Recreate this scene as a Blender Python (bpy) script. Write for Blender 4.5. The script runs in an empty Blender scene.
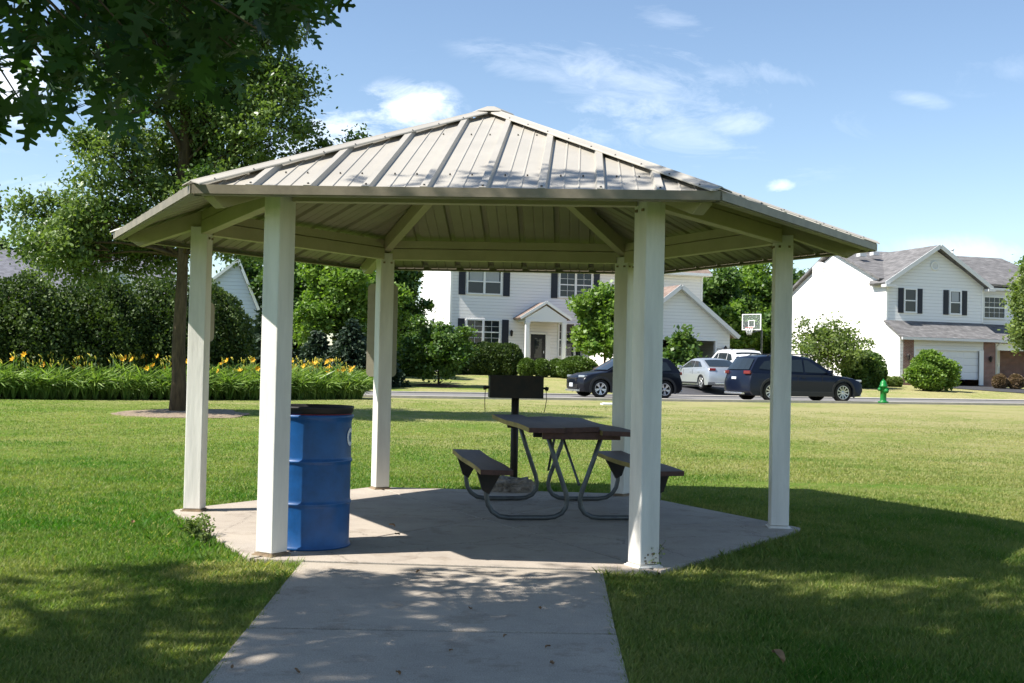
import bpy, bmesh, math, random
import numpy as np
from mathutils import Vector, Matrix
R = math.radians
PI = math.pi
random.seed(7)
SC = bpy.context.scene
COL = SC.collection

# ------------------------------------------------------------------ camera survey
F = 1171.6; PIT = .0211; ROLL = .0213; EYE = 1.3
def ray(px, py):
    x = px-512; y = py-341.5
    c, s = math.cos(ROLL), math.sin(ROLL); u = c*x+s*y; w = -s*x+c*y
    v = (u/F, 1, -w/F); c, s = math.cos(PIT), math.sin(PIT)
    return (v[0], c*v[1]-s*v[2], s*v[1]+c*v[2])
def G(px, py, z=0):
    r = ray(px, py); t = (z-EYE)/r[2]
    return Vector((r[0]*t, r[1]*t, z))
def D(px, py, d):
    r = ray(px, py); t = d/r[1]
    return Vector((r[0]*t, d, EYE+r[2]*t))

def sm(a, b, x):
    t = min(1, max(0, (x-a)/(b-a))); return t*t*(3-2*t)
def hgt(x, y):
    s = (y-40-.33*x)*.95
    if s < 0: return .20*sm(-24, 0, s)
    if s < 9: return .20-.08*sm(0, 9, s)
    return .12+.72*sm(9, 34, s)+.30*sm(3, 9, x)*sm(9, 13, s)*(1-sm(20, 34, s))
def hgt_np(x, y):
    s = (y-40-.33*x)*.95
    def S(a, b):
        t = np.clip((s-a)/(b-a), 0, 1); return t*t*(3-2*t)
    tx = np.clip((x-3)/6, 0, 1); tx = tx*tx*(3-2*tx)
    return .20*S(-24, 0)-.08*S(0, 9)+.72*S(9, 34)+.30*tx*S(9, 13)*(1-S(20, 34))

# ------------------------------------------------------------------ naming helpers
def tag(o, label=None, cat=None, group=None, kind=None):
    if label: o['label'] = label
    if cat: o['category'] = cat
    if group: o['group'] = group
    if kind: o['kind'] = kind
    return o
def empty(name, loc, rz, label, cat, group=None):
    o = bpy.data.objects.new(name, None); COL.objects.link(o)
    o.location = loc; o.rotation_euler = (0, 0, rz); o.empty_display_size = .2
    return tag(o, label, cat, group)
def children(o): return [c for c in bpy.data.objects if c.parent == o]
def copy_tree(o, parent=None):
    c = o.copy(); COL.objects.link(c)
    if parent: c.parent = parent
    for ch in children(o):
        copy_tree(ch, c)
    return c

class MB:
    """collects shapes and links them as one mesh object"""
    def __init__(s): s.v = []; s.f = []; s.m = []; s.sm = []
    def add(s, vs, fs, mi=0, smooth=False):
        b = len(s.v); s.v += [tuple(v) for v in vs]
        for f in fs:
            s.f.append([b+i for i in f]); s.m.append(mi); s.sm.append(smooth)
        return s
    def box(s, c, d, rz=0, mi=0, M=None):
        hx, hy, hz = d[0]/2, d[1]/2, d[2]/2
        vs = [Vector((x, y, z)) for z in (-hz, hz) for x, y in ((-hx, -hy), (hx, -hy), (hx, hy), (-hx, hy))]
        Mx = M if M is not None else Matrix.Rotation(rz, 4, 'Z')
        vs = [Mx @ v + Vector(c) for v in vs]
        return s.add(vs, [(3, 2, 1, 0), (4, 5, 6, 7), (0, 1, 5, 4), (1, 2, 6, 5), (2, 3, 7, 6), (3, 0, 4, 7)], mi)
    def bar(s, a, b, w, h, up=(0, 0, 1), mi=0):
        a = Vector(a); b = Vector(b); d = (b-a).normalized(); u = Vector(up)
        sd = d.cross(u).normalized(); u = sd.cross(d).normalized()
        vs = []
        for p in (a, b):
            for x, z in ((-1, -1), (1, -1), (1, 1), (-1, 1)):
                vs.append(p+sd*x*w/2+u*z*h/2)
        return s.add(vs, [(0, 1, 2, 3), (7, 6, 5, 4), (1, 0, 4, 5), (2, 1, 5, 6), (3, 2, 6, 7), (0, 3, 7, 4)], mi)
    def tube(s, pts, rad, n=10, mi=0, smooth=True):
        pts = [Vector(p) for p in pts]
        if not isinstance(rad, (list, tuple)): rad = [rad]*len(pts)
        vs = []; fs = []; N = len(pts)
        prev = None
        for i, p in enumerate(pts):
            t = (pts[min(i+1, N-1)]-pts[max(i-1, 0)]).normalized()
            if prev is None:
                a = Vector((0, 0, 1)) if abs(t.z) < .9 else Vector((1, 0, 0))
                u = t.cross(a).normalized()
            else:
                u = (prev-t*prev.dot(t)).normalized()
            prev = u; w = t.cross(u)
            for k in range(n):
                an = 2*PI*k/n
                vs.append(p+(u*math.cos(an)+w*math.sin(an))*rad[i])
        for i in range(N-1):
            for k in range(n):
                k2 = (k+1) % n
                fs.append((i*n+k, i*n+k2, (i+1)*n+k2, (i+1)*n+k))
        s.add(vs, fs, mi, smooth)
        b = len(s.v)-len(vs)
        s.f.append([b+k for k in reversed(range(n))]); s.m.append(mi); s.sm.append(False)
        s.f.append([b+(N-1)*n+k for k in range(n)]); s.m.append(mi); s.sm.append(False)
        return s
    def lathe(s, prof, n=32, c=(0, 0, 0), mi=0, M=None, smooth=True, cap=False):
        vs = []; fs = []; N = len(prof)
        for r, z in prof:
            for k in range(n):
                an = 2*PI*k/n; v = Vector((r*math.cos(an), r*math.sin(an), z))
                if M is not None: v = M @ v
                vs.append(v+Vector(c))
        for i in range(N-1):
            for k in range(n):
                k2 = (k+1) % n
                fs.append((i*n+k, i*n+k2, (i+1)*n+k2, (i+1)*n+k))
        s.add(vs, fs, mi, smooth)
        if cap:
            b = len(s.v)-len(vs)
            s.f.append([b+(N-1)*n+k for k in range(n)]); s.m.append(mi); s.sm.append(False)
            s.f.append([b+k for k in reversed(range(n))]); s.m.append(mi); s.sm.append(False)
        return s
    def prism(s, poly, fn, t0, t1, mi=0):
        """poly of (a,b) points; fn(a,b,t)->xyz"""
        n = len(poly)
        vs = [fn(a, b, t0) for a, b in poly]+[fn(a, b, t1) for a, b in poly]
        fs = [tuple(reversed(range(n))), tuple(range(n, 2*n))]
        for i in range(n):
            j = (i+1) % n; fs.append((i, j, n+j, n+i))
        return s.add(vs, fs, mi)
    def build(s, name, mats, parent=None, fix=True, bevel=0, loc=None):
        me = bpy.data.meshes.new(name); me.from_pydata(s.v, [], s.f); me.update()
        if not isinstance(mats, (list, tuple)): mats = [mats]
        for m in mats: me.materials.append(m)
        me.polygons.foreach_set('material_index', s.m)
        me.polygons.foreach_set('use_smooth', s.sm)
        if fix:
            bm = bmesh.new(); bm.from_mesh(me)
            bmesh.ops.recalc_face_normals(bm, faces=bm.faces)
            bm.to_mesh(me); bm.free()
        o = bpy.data.objects.new(name, me); COL.objects.link(o)
        if parent: o.parent = parent
        if loc is not None: o.location = loc
        if bevel:
            b = o.modifiers.new('bevel', 'BEVEL'); b.width = bevel; b.segments = 2; b.limit_method = 'ANGLE'; b.angle_limit = R(35)
        return o

# ------------------------------------------------------------------ materials
def lin(c):
    return tuple(((x/12.92) if x <= .04045 else ((x+.055)/1.055)**2.4) for x in c)
def newmat(name):
    m = bpy.data.materials.new(name); m.use_nodes = True
    nt = m.node_tree; b = nt.nodes['Principled BSDF']
    return m, nt, b
def mat(name, col, rough=.6, metal=0, noise=0, nscale=8, bump=0, bscale=60, spec=.4, col2=None, coat=0, obj=True, stretch=None):
    m, nt, b = newmat(name); N = nt.nodes; L = nt.links
    b.inputs['Roughness'].default_value = rough; b.inputs['Metallic'].default_value = metal
    b.inputs['Specular IOR Level'].default_value = spec
    if coat: b.inputs['Coat Weight'].default_value = coat; b.inputs['Coat Roughness'].default_value = .06
    b.inputs['Base Color'].default_value = (*col, 1)
    tc = N.new('ShaderNodeTexCoord'); src = tc.outputs['Object' if obj else 'Generated']
    if stretch:
        mp = N.new('ShaderNodeMapping'); mp.inputs['Scale'].default_value = stretch
        L.new(src, mp.inputs[0]); src = mp.outputs[0]
    if noise or col2:
        n = N.new('ShaderNodeTexNoise'); n.inputs['Scale'].default_value = nscale; n.inputs['Detail'].default_value = 8
        n.inputs['Roughness'].default_value = .65
        L.new(src, n.inputs['Vector'])
        r = N.new('ShaderNodeValToRGB'); L.new(n.outputs['Fac'], r.inputs[0])
        c2 = col2 if col2 else tuple(max(0, x*(1-noise)) for x in col)
        r.color_ramp.elements[0].position = .36; r.color_ramp.elements[0].color = (*c2, 1)
        r.color_ramp.elements[1].position = .62; r.color_ramp.elements[1].color = (*col, 1)
        L.new(r.outputs[0], b.inputs['Base Color'])
    if bump:
        n2 = N.new('ShaderNodeTexNoise'); n2.inputs['Scale'].default_value = bscale; n2.inputs['Detail'].default_value = 5
        L.new(src, n2.inputs['Vector'])
        bp = N.new('ShaderNodeBump'); bp.inputs['Strength'].default_value = bump; bp.inputs['Distance'].default_value = .01
        L.new(n2.outputs['Fac'], bp.inputs['Height']); L.new(bp.outputs[0], b.inputs['Normal'])
    return m

M = {}
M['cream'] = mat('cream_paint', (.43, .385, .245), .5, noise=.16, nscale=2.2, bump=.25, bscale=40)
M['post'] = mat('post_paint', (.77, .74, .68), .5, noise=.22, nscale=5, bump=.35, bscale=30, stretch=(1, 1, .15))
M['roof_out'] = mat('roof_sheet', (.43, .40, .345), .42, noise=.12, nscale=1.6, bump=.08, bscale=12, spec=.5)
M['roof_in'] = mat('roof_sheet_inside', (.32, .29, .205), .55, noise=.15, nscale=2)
M['trim_dark'] = mat('eave_trim', (.24, .205, .15), .5, noise=.3, nscale=6)
M['screw'] = mat('screw_head', (.05, .045, .04), .5)
M['rust'] = mat('rusty_plate', (.30, .22, .14), .8, noise=.5, nscale=12)
M['drum'] = mat('blue_drum_paint', (.006, .085, .27), .42, noise=.3, nscale=7, bump=.14, bscale=9, spec=.5)
M['black_rubber'] = mat('black_rubber', (.018, .017, .018), .55, noise=.3)
M['redpaint'] = mat('faded_red_rim', (.25, .03, .03), .6)
M['white_letter'] = mat('white_lettering', (.75, .77, .78), .6)
M['black_steel'] = mat('black_steel', (.014, .013, .012), .65, noise=.4, nscale=9, col2=(.03, .02, .015))
M['galv'] = mat('galvanised_tube', (.13, .14, .14), .45, metal=.4, noise=.3, nscale=14)
M['wood_brown'] = mat('brown_board', (.115, .062, .038), .62, noise=.5, nscale=5, bump=.5, bscale=25, stretch=(1, .12, 1), spec=.5)
M['wood_edge'] = mat('yellowed_sunlit_edge', (.40, .30, .10), .7, noise=.5, nscale=10, stretch=(1, .2, 1))  # yellowed wood, with the sunlight on the left edges painted in
M['wood_red'] = mat('red_board_end', (.10, .045, .035), .6, noise=.4, nscale=20)
M['stone'] = mat('rubble_stone', (.36, .31, .26), .95, noise=.7, nscale=14, bump=.8, bscale=20)
M['mulch'] = mat('wood_mulch', (.34, .26, .18), .95, noise=.65, nscale=26, bump=1, bscale=60)
M['bark'] = mat('bark', (.115, .08, .045), .95, noise=.6, nscale=14, bump=1, bscale=22, stretch=(1, 1, .2))
M['kerb'] = mat('kerb_concrete', (.50, .46, .40), .85, noise=.2, nscale=3)
M['asphalt'] = mat('asphalt', (.20, .19, .18), .9, noise=.2, nscale=2, bump=.3, bscale=120)
M['asphalt_dark'] = mat('sealed_asphalt', (.055, .055, .06), .85, noise=.25, nscale=2)
M['white_trim'] = mat('white_trim', (.80, .80, .79), .5)
M['grey_trim'] = mat('grey_trim', (.62, .62, .62), .5)
M['shutter'] = mat('dark_shutter', (.012, .016, .030), .5)
M['blackdoor'] = mat('black_door', (.012, .012, .014), .3)
M['interior'] = mat('dark_interior', (.03, .03, .03), .9)
M['blind'] = mat('window_blind', (.36, .38, .40), .6)
M['hydrant'] = mat('green_hydrant_paint', (.008, .20, .035), .4, noise=.3, nscale=7)
M['signback'] = mat('sign_back', (.40, .36, .27), .6, noise=.12)
M['tyre'] = mat('tyre', (.012, .012, .012), .8)
M['rim'] = mat('alloy_rim', (.62, .63, .65), .3, metal=.7)
M['clad'] = mat('dark_cladding', (.022, .023, .026), .6)
M['lampglass'] = mat('headlight_glass', (.30, .33, .36), .1, spec=.8)
M['tail'] = mat('tail_light', (.16, .010, .012), .2, spec=.7)
M['chrome'] = mat('bright_trim', (.6, .62, .64), .25, metal=.8)
M['plate'] = mat('number_plate', (.62, .65, .68), .5)
M['navy'] = mat('navy_paint', (.003, .006, .018), .35, spec=.25, coat=.2)
M['navy2'] = mat('dark_blue_paint', (.004, .005, .010), .35, spec=.25, coat=.2)
M['silver'] = mat('silver_paint', (.42, .45, .48), .3, metal=.5, coat=.6)
M['whitecar'] = mat('white_car_paint', (.78, .79, .80), .3, coat=.6)
M['net'] = mat('net_cord', (.75, .75, .74), .8)
M['hoop'] = mat('orange_rim', (.55, .06, .02), .5)
M['flower'] = mat('orange_flower', (.88, .52, .03), .6, noise=.35, nscale=1.5)
M['flower_y'] = mat('yellow_flower', (.80, .66, .10), .6)
M['sign_blue'] = mat('yard_sign', (.35, .45, .65), .5)

def glass_mat(name, col=(.02, .025, .03), rough=.04):
    m, nt, b = newmat(name)
    b.inputs['Base Color'].default_value = (*col, 1); b.inputs['Roughness'].default_value = rough
    b.inputs['Specular IOR Level'].default_value = .5
    return m
M['glass'] = glass_mat('window_glass')
M['carglass'] = glass_mat('car_glass', (.018, .025, .03), .03)

def siding_mat(name, col):
    m, nt, b = newmat(name); N = nt.nodes; L = nt.links
    tc = N.new('ShaderNodeTexCoord'); sp = N.new('ShaderNodeSeparateXYZ'); L.new(tc.outputs['Object'], sp.inputs[0])
    md = N.new('ShaderNodeMath'); md.operation = 'MULTIPLY'; md.inputs[1].default_value = 1/.2; L.new(sp.outputs['Z'], md.inputs[0])
    fr = N.new('ShaderNodeMath'); fr.operation = 'FRACT'; L.new(md.outputs[0], fr.inputs[0])
    bp = N.new('ShaderNodeBump'); bp.invert = True; bp.inputs['Strength'].default_value = 1; bp.inputs['Distance'].default_value = .03
    L.new(fr.outputs[0], bp.inputs['Height']); L.new(bp.outputs[0], b.inputs['Normal'])
    # shadow line of each lap, painted into the colour
    lt = N.new('ShaderNodeMath'); lt.operation = 'LESS_THAN'; lt.inputs[1].default_value = .10; L.new(fr.outputs[0], lt.inputs[0])
    mx = N.new('ShaderNodeMix'); mx.data_type = 'RGBA'; L.new(lt.outputs[0], mx.inputs['Factor'])
    mx.inputs['A'].default_value = (*col, 1); mx.inputs['B'].default_value = (*[c*.78 for c in col], 1)
    L.new(mx.outputs['Result'], b.inputs['Base Color']); b.inputs['Roughness'].default_value = .55
    return m
M['siding'] = siding_mat('white_siding', (.82, .80, .77))
M['siding_warm'] = siding_mat('offwhite_siding', (.84, .81, .77))
M['siding_b'] = siding_mat('pale_blue_siding', (.62, .68, .74))

def brick_mat(name, c1, c2, mort, sx, sy, w=.5, h=.25, ms=.02, axes='xz', nz=0, bump=.3):
    m, nt, b = newmat(name); N = nt.nodes; L = nt.links
    tc = N.new('ShaderNodeTexCoord'); sp = N.new('ShaderNodeSeparateXYZ'); L.new(tc.outputs['Object'], sp.inputs[0])
    cb = N.new('ShaderNodeCombineXYZ')
    ad = N.new('ShaderNodeMath'); ad.operation = 'ADD'; L.new(sp.outputs['X'], ad.inputs[0]); L.new(sp.outputs['Y'], ad.inputs[1])
    L.new(ad.outputs[0] if axes == 'xz' else sp.outputs['X'], cb.inputs[0]); L.new(sp.outputs['Z'], cb.inputs[1])
    br = N.new('ShaderNodeTexBrick'); L.new(cb.outputs[0], br.inputs['Vector'])
    br.inputs['Scale'].default_value = 1; br.inputs['Brick Width'].default_value = w; br.inputs['Row Height'].default_value = h
    br.inputs['Mortar Size'].default_value = ms; br.inputs['Color1'].default_value = (*c1, 1); br.inputs['Color2'].default_value = (*c2, 1)
    br.inputs['Mortar'].default_value = (*mort, 1)
    n = N.new('ShaderNodeTexNoise'); n.inputs['Scale'].default_value = 3; n.inputs['Detail'].default_value = 8; L.new(tc.outputs['Object'], n.inputs['Vector'])
    mx = N.new('ShaderNodeMix'); mx.data_type = 'RGBA'; mx.blend_type = 'MULTIPLY'; mx.inputs['Factor'].default_value = .55
    cr = N.new('ShaderNodeValToRGB'); cr.color_ramp.elements[0].position = .3; cr.color_ramp.elements[0].color = (.45, .45, .45, 1); cr.color_ramp.elements[1].position = .65
    L.new(n.outputs['Fac'], cr.inputs[0]); L.new(br.outputs['Color'], mx.inputs['A']); L.new(cr.outputs[0], mx.inputs['B'])
    L.new(mx.outputs['Result'], b.inputs['Base Color']); b.inputs['Roughness'].default_value = .9
    bp = N.new('ShaderNodeBump'); bp.inputs['Strength'].default_value = bump; bp.inputs['Distance'].default_value = .02
    L.new(br.outputs['Fac'], bp.inputs['Height']); bp.invert = True; L.new(bp.outputs[0], b.inputs['Normal'])
    return m
M['brick'] = brick_mat('red_brick', (.27, .10, .075), (.17, .06, .05), (.35, .30, .27), 1, 1, .22, .075, .012)
M['shingle'] = brick_mat('grey_shingle', (.22, .21, .21), (.13, .125, .125), (.08, .08, .08), 1, 1, .35, .09, .008, nz=1)
M['shingle_br'] = brick_mat('brown_shingle', (.30, .22, .18), (.22, .15, .12), (.13, .10, .08), 1, 1, .35, .09, .008)
M['shingle_bl'] = brick_mat('slate_shingle', (.20, .20, .23), (.13, .13, .155), (.09, .09, .1), 1, 1, .35, .09, .008)

def leaf_mat(name, dark, light, trans=.32, rough=.45):
    m, nt, b = newmat(name); N = nt.nodes; L = nt.links
    at = N.new('ShaderNodeAttribute'); at.attribute_name = 'tint'
    r = N.new('ShaderNodeValToRGB'); L.new(at.outputs['Fac'], r.inputs[0])
    r.color_ramp.elements[0].color = (*dark, 1); r.color_ramp.elements[1].color = (*light, 1)
    L.new(r.outputs[0], b.inputs['Base Color']); b.inputs['Roughness'].default_value = rough
    b.inputs['Specular IOR Level'].default_value = .35
    tr = N.new('ShaderNodeBsdfTranslucent')
    hs = N.new('ShaderNodeMix'); hs.data_type = 'RGBA'; hs.blend_type = 'MULTIPLY'; hs.inputs['Factor'].default_value = 1
    L.new(r.outputs[0], hs.inputs['A']); hs.inputs['B'].default_value = (1.5, 1.7, .6, 1)
    L.new(hs.outputs['Result'], tr.inputs['Color'])
    mx = N.new('ShaderNodeMixShader'); mx.inputs[0].default_value = trans
    L.new(b.outputs[0], mx.inputs[1]); L.new(tr.outputs[0], mx.inputs[2])
    L.new(mx.outputs[0], N['Material Output'].inputs['Surface'])
    return m
M['leaf_oak'] = leaf_mat('oak_leaf', (.018, .044, .010), (.045, .10, .016), .32, .6)
M['leaf_mid'] = leaf_mat('mid_tree_leaf', (.05, .095, .022), (.19, .25, .085), .28, .38)
M['leaf_hedge'] = leaf_mat('hedge_leaf', (.020, .046, .012), (.085, .125, .028), .2, .62)
M['leaf_bright'] = leaf_mat('bright_leaf', (.075, .15, .022), (.20, .29, .06), .35)
M['leaf_green'] = leaf_mat('green_leaf', (.04, .09, .02), (.125, .195, .045), .3)
M['leaf_pale'] = leaf_mat('pale_leaf', (.10, .15, .045), (.20, .25, .08), .35)
M['leaf_spruce'] = leaf_mat('spruce_needle', (.014, .032, .018), (.035, .06, .03), .08, .6)
M['leaf_box'] = leaf_mat('clipped_leaf', (.055, .10, .02), (.11, .17, .035), .2)
M['leaf_brown'] = leaf_mat('bronze_leaf', (.11, .07, .045), (.20, .14, .08), .2)
M['leaf_lily'] = leaf_mat('daylily_leaf', (.07, .15, .025), (.27, .36, .10), .3, .4)
M['grass'] = leaf_mat('grass_blade', (.050, .155, .007), (.37, .33, .135), .35, .6)
M['deadleaf'] = mat('dead_leaf', (.30, .18, .09), .8, noise=.4)

def ground_mat():
    m, nt, b = newmat('lawn'); N = nt.nodes; L = nt.links
    tc = N.new('ShaderNodeTexCoord')
    def noise(sc, det=6, st=None):
        n = N.new('ShaderNodeTexNoise'); n.inputs['Scale'].default_value = sc; n.inputs['Detail'].default_value = det
        n.inputs['Roughness'].default_value = .65
        if st:
            mp = N.new('ShaderNodeMapping'); mp.inputs['Scale'].default_value = st; L.new(tc.outputs['Object'], mp.inputs[0]); L.new(mp.outputs[0], n.inputs['Vector'])
        else: L.new(tc.outputs['Object'], n.inputs['Vector'])
        return n
    sp = N.new('ShaderNodeSeparateXYZ'); L.new(tc.outputs['Object'], sp.inputs[0])
    dr = N.new('ShaderNodeMapRange'); dr.inputs[1].default_value = 10; dr.inputs[2].default_value = 34; dr.inputs[3].default_value = -.10; dr.inputs[4].default_value = .17
    L.new(sp.outputs['Y'], dr.inputs[0])
    dx = N.new('ShaderNodeMapRange'); dx.inputs[1].default_value = -8; dx.inputs[2].default_value = 8; dx.inputs[3].default_value = -.06; dx.inputs[4].default_value = .10
    L.new(sp.outputs['X'], dx.inputs[0])
    n1 = noise(.35, 8); n2 = noise(6, 6); n3 = noise(45, 4)
    a = N.new('ShaderNodeMath'); a.operation = 'ADD'; L.new(n1.outputs['Fac'], a.inputs[0]); L.new(dr.outputs[0], a.inputs[1])
    a2 = N.new('ShaderNodeMath'); a2.operation = 'ADD'; L.new(a.outputs[0], a2.inputs[0]); L.new(dx.outputs[0], a2.inputs[1])
    s = N.new('ShaderNodeMath'); s.operation = 'MULTIPLY_ADD'; s.inputs[1].default_value = .75; L.new(n2.outputs['Fac'], s.inputs[0]); L.new(a2.outputs[0], s.inputs[2])
    s2 = N.new('ShaderNodeMath'); s2.operation = 'MULTIPLY_ADD'; s2.inputs[1].default_value = .45; L.new(n3.outputs['Fac'], s2.inputs[0]); L.new(s.outputs[0], s2.inputs[2])
    r = N.new('ShaderNodeValToRGB'); L.new(s2.outputs[0], r.inputs[0])
    e = r.color_ramp.elements; e[0].position = .88; e[0].color = (.075, .19, .012, 1); e[1].position = 1.0
    e[1].color = (.36, .33, .15, 1)
    # remap to 0..1
    mr = N.new('ShaderNodeMapRange'); mr.inputs[1].default_value = .75; mr.inputs[2].default_value = 1.45
    L.new(s2.outputs[0], mr.inputs[0]); L.new(mr.outputs[0], r.inputs[0])
    e[0].position = .12; e[1].position = .92
    k = e.new(.5); k.color = (.17, .235, .040, 1)
    L.new(r.outputs[0], b.inputs['Base Color']); b.inputs['Roughness'].default_value = .9; b.inputs['Specular IOR Level'].default_value = .1
    n4 = noise(160, 3)
    bp = N.new('ShaderNodeBump'); bp.inputs['Strength'].default_value = .9; bp.inputs['Distance'].default_value = .03
    L.new(n4.outputs['Fac'], bp.inputs['Height']); L.new(bp.outputs[0], b.inputs['Normal'])
    return m
M['lawn'] = ground_mat()

def concrete_mat(name, c1, c2, sc=1.3, crack=.0012):
    m, nt, b = newmat(name); N = nt.nodes; L = nt.links
    tc = N.new('ShaderNodeTexCoord')
    def nz(scale, det, rough, p0, p1, k0, st=None):
        n = N.new('ShaderNodeTexNoise'); n.inputs['Scale'].default_value = scale; n.inputs['Detail'].default_value = det; n.inputs['Roughness'].default_value = rough
        if st:
            mp = N.new('ShaderNodeMapping'); mp.inputs['Scale'].default_value = st; mp.inputs['Rotation'].default_value = (0, 0, .1); L.new(tc.outputs['Object'], mp.inputs[0]); L.new(mp.outputs[0], n.inputs['Vector'])
        else: L.new(tc.outputs['Object'], n.inputs['Vector'])
        r = N.new('ShaderNodeValToRGB'); r.color_ramp.elements[0].position = p0; r.color_ramp.elements[0].color = (*k0, 1); r.color_ramp.elements[1].position = p1; L.new(n.outputs['Fac'], r.inputs[0])
        return n, r
    n, r = nz(sc, 10, .72, .32, .60, c2); r.color_ramp.elements[1].color = (*c1, 1)
    v, r2 = nz(150, 3, .6, .32, .62, (.50, .48, .46))
    s1, r3 = nz(3.2, 8, .75, .38, .46, (.62, .58, .54))
    bm_, r4 = nz(9, 4, .6, .3, .6, (.82, .82, .82), (1, 22, 1))
    cur = r.outputs[0]
    for q, f in ((r2, .75), (r3, .55), (r4, .8)):
        mx = N.new('ShaderNodeMix'); mx.data_type = 'RGBA'; mx.blend_type = 'MULTIPLY'; mx.inputs['Factor'].default_value = f
        L.new(cur, mx.inputs['A']); L.new(q.outputs[0], mx.inputs['B']); cur = mx.outputs['Result']
    # hairline cracks
    vo = N.new('ShaderNodeTexVoronoi'); vo.feature = 'DISTANCE_TO_EDGE'; vo.inputs['Scale'].default_value = .55
    ds = N.new('ShaderNodeVectorMath'); ds.operation = 'MULTIPLY_ADD'; L.new(s1.outputs['Color'], ds.inputs[0]); ds.inputs[1].default_value = (.5, .5, 0); L.new(tc.outputs['Object'], ds.inputs[2]); L.new(ds.outputs[0], vo.inputs['Vector'])
    cr = N.new('ShaderNodeMath'); cr.operation = 'LESS_THAN'; cr.inputs[1].default_value = crack; L.new(vo.outputs['Distance'], cr.inputs[0])
    mx = N.new('ShaderNodeMix'); mx.data_type = 'RGBA'; L.new(cr.outputs[0], mx.inputs['Factor']); L.new(cur, mx.inputs['A']); mx.inputs['B'].default_value = (.10, .085, .07, 1)
    L.new(mx.outputs['Result'], b.inputs['Base Color'])
    bp = N.new('ShaderNodeBump'); bp.inputs['Strength'].default_value = .7; bp.inputs['Distance'].default_value = .006
    L.new(v.outputs['Fac'], bp.inputs['Height']); L.new(bp.outputs[0], b.inputs['Normal'])
    b.inputs['Roughness'].default_value = .88
    return m
M['slab'] = concrete_mat('slab_concrete', (.50, .435, .36), (.39, .335, .28))
M['path'] = concrete_mat('path_concrete', (.49, .425, .345), (.38, .33, .27), 1.1, -1)

# ------------------------------------------------------------------ leaf meshes
T_OVAL = ([(0, 0, 0), (.26, .3, .05), (.24, .68, .05), (0, 1, 0), (-.24, .68, .05), (-.26, .3, .05)], [(0, 1, 2, 3), (0, 3, 4, 5)])
T_QUAD = ([(-.42, 0, 0), (.42, .08, .03), (.30, .95, 0), (-.36, .85, .05)], [(0, 1, 2, 3)])
T_TRI = ([(-.25, 0, 0), (.25, 0, 0), (0, 1, 0)], [(0, 1, 2)])
_h = [(.03, .10), (.24, .06), (.17, .22), (.07, .30), (.40, .36), (.44, .48), (.12, .50), (.10, .58), (.36, .72), (.34, .82), (.10, .76), (.09, .86), (.13, .98)]
T_OAK = ([(0, -.12, 0)]+[(x, y, .05*x) for x, y in _h]+[(0, 1.08, 0)]+[(-x, y, .05*x) for x, y in reversed(_h)], [tuple(range(15)), (0,)+tuple(range(14, 28))])

def leaf_object(name, P, S, tmpl, material, parent=None, rng=None, down=.0, flat=0., tint=None, T=None, mats=None, loc=None, out=None):
    rng = rng or np.random.default_rng(1)
    n = len(P); P = np.asarray(P, float); S = np.broadcast_to(np.asarray(S, float), (n,))
    if T is None:
        T = rng.normal(size=(n, 3)); T /= np.linalg.norm(T, axis=1)[:, None]
        T[:, 2] -= down
        if out is not None: T += out
        T /= np.linalg.norm(T, axis=1)[:, None]
    U = rng.normal(size=(n, 3)); U[:, 2] += flat*np.sign(U[:, 2]+1e-6)
    X = np.cross(T, U); X /= np.linalg.norm(X, axis=1)[:, None]+1e-9
    Z = np.cross(X, T)
    tv = np.array(tmpl[0]); k = len(tv)
    V = P[:, None, :]+S[:, None, None]*(tv[None, :, 0:1]*X[:, None, :]+tv[None, :, 1:2]*T[:, None, :]+tv[None, :, 2:3]*Z[:, None, :])
    V = V.reshape(-1, 3)
    base = (np.arange(n)*k)[:, None]
    loops = np.concatenate([base+np.array(f)[None, :] for f in tmpl[1]], axis=1).reshape(-1)
    tot = np.tile(np.array([len(f) for f in tmpl[1]]), n)
    start = np.concatenate([[0], np.cumsum(tot)[:-1]])
    me = bpy.data.meshes.new(name)
    me.vertices.add(n*k); me.vertices.foreach_set('co', V.astype(np.float32).ravel())
    me.loops.add(len(loops)); me.loops.foreach_set('vertex_index', loops.astype(np.int32))
    me.polygons.add(len(tot)); me.polygons.foreach_set('loop_start', start.astype(np.int32))
    try: me.polygons.foreach_set('loop_total', tot.astype(np.int32))
    except Exception: pass
    me.update(calc_edges=True)
    if tint is None: tint = rng.random(n)
    at = me.attributes.new('tint', 'FLOAT', 'POINT'); at.data.foreach_set('value', np.repeat(np.clip(tint, 0, 1), k).astype(np.float32))
    me.materials.append(material)
    o = bpy.data.objects.new(name, me); COL.objects.link(o)
    if parent: o.parent = parent
    if loc is not None: o.location = loc
    return o

def curve_pts(a, b, bend, n=4):
    a = Vector(a); b = Vector(b); m = (a+b)/2+Vector(bend)
    return [(a*(1-t)**2+m*2*t*(1-t)+b*t*t) for t in [i/n for i in range(n+1)]]

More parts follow.
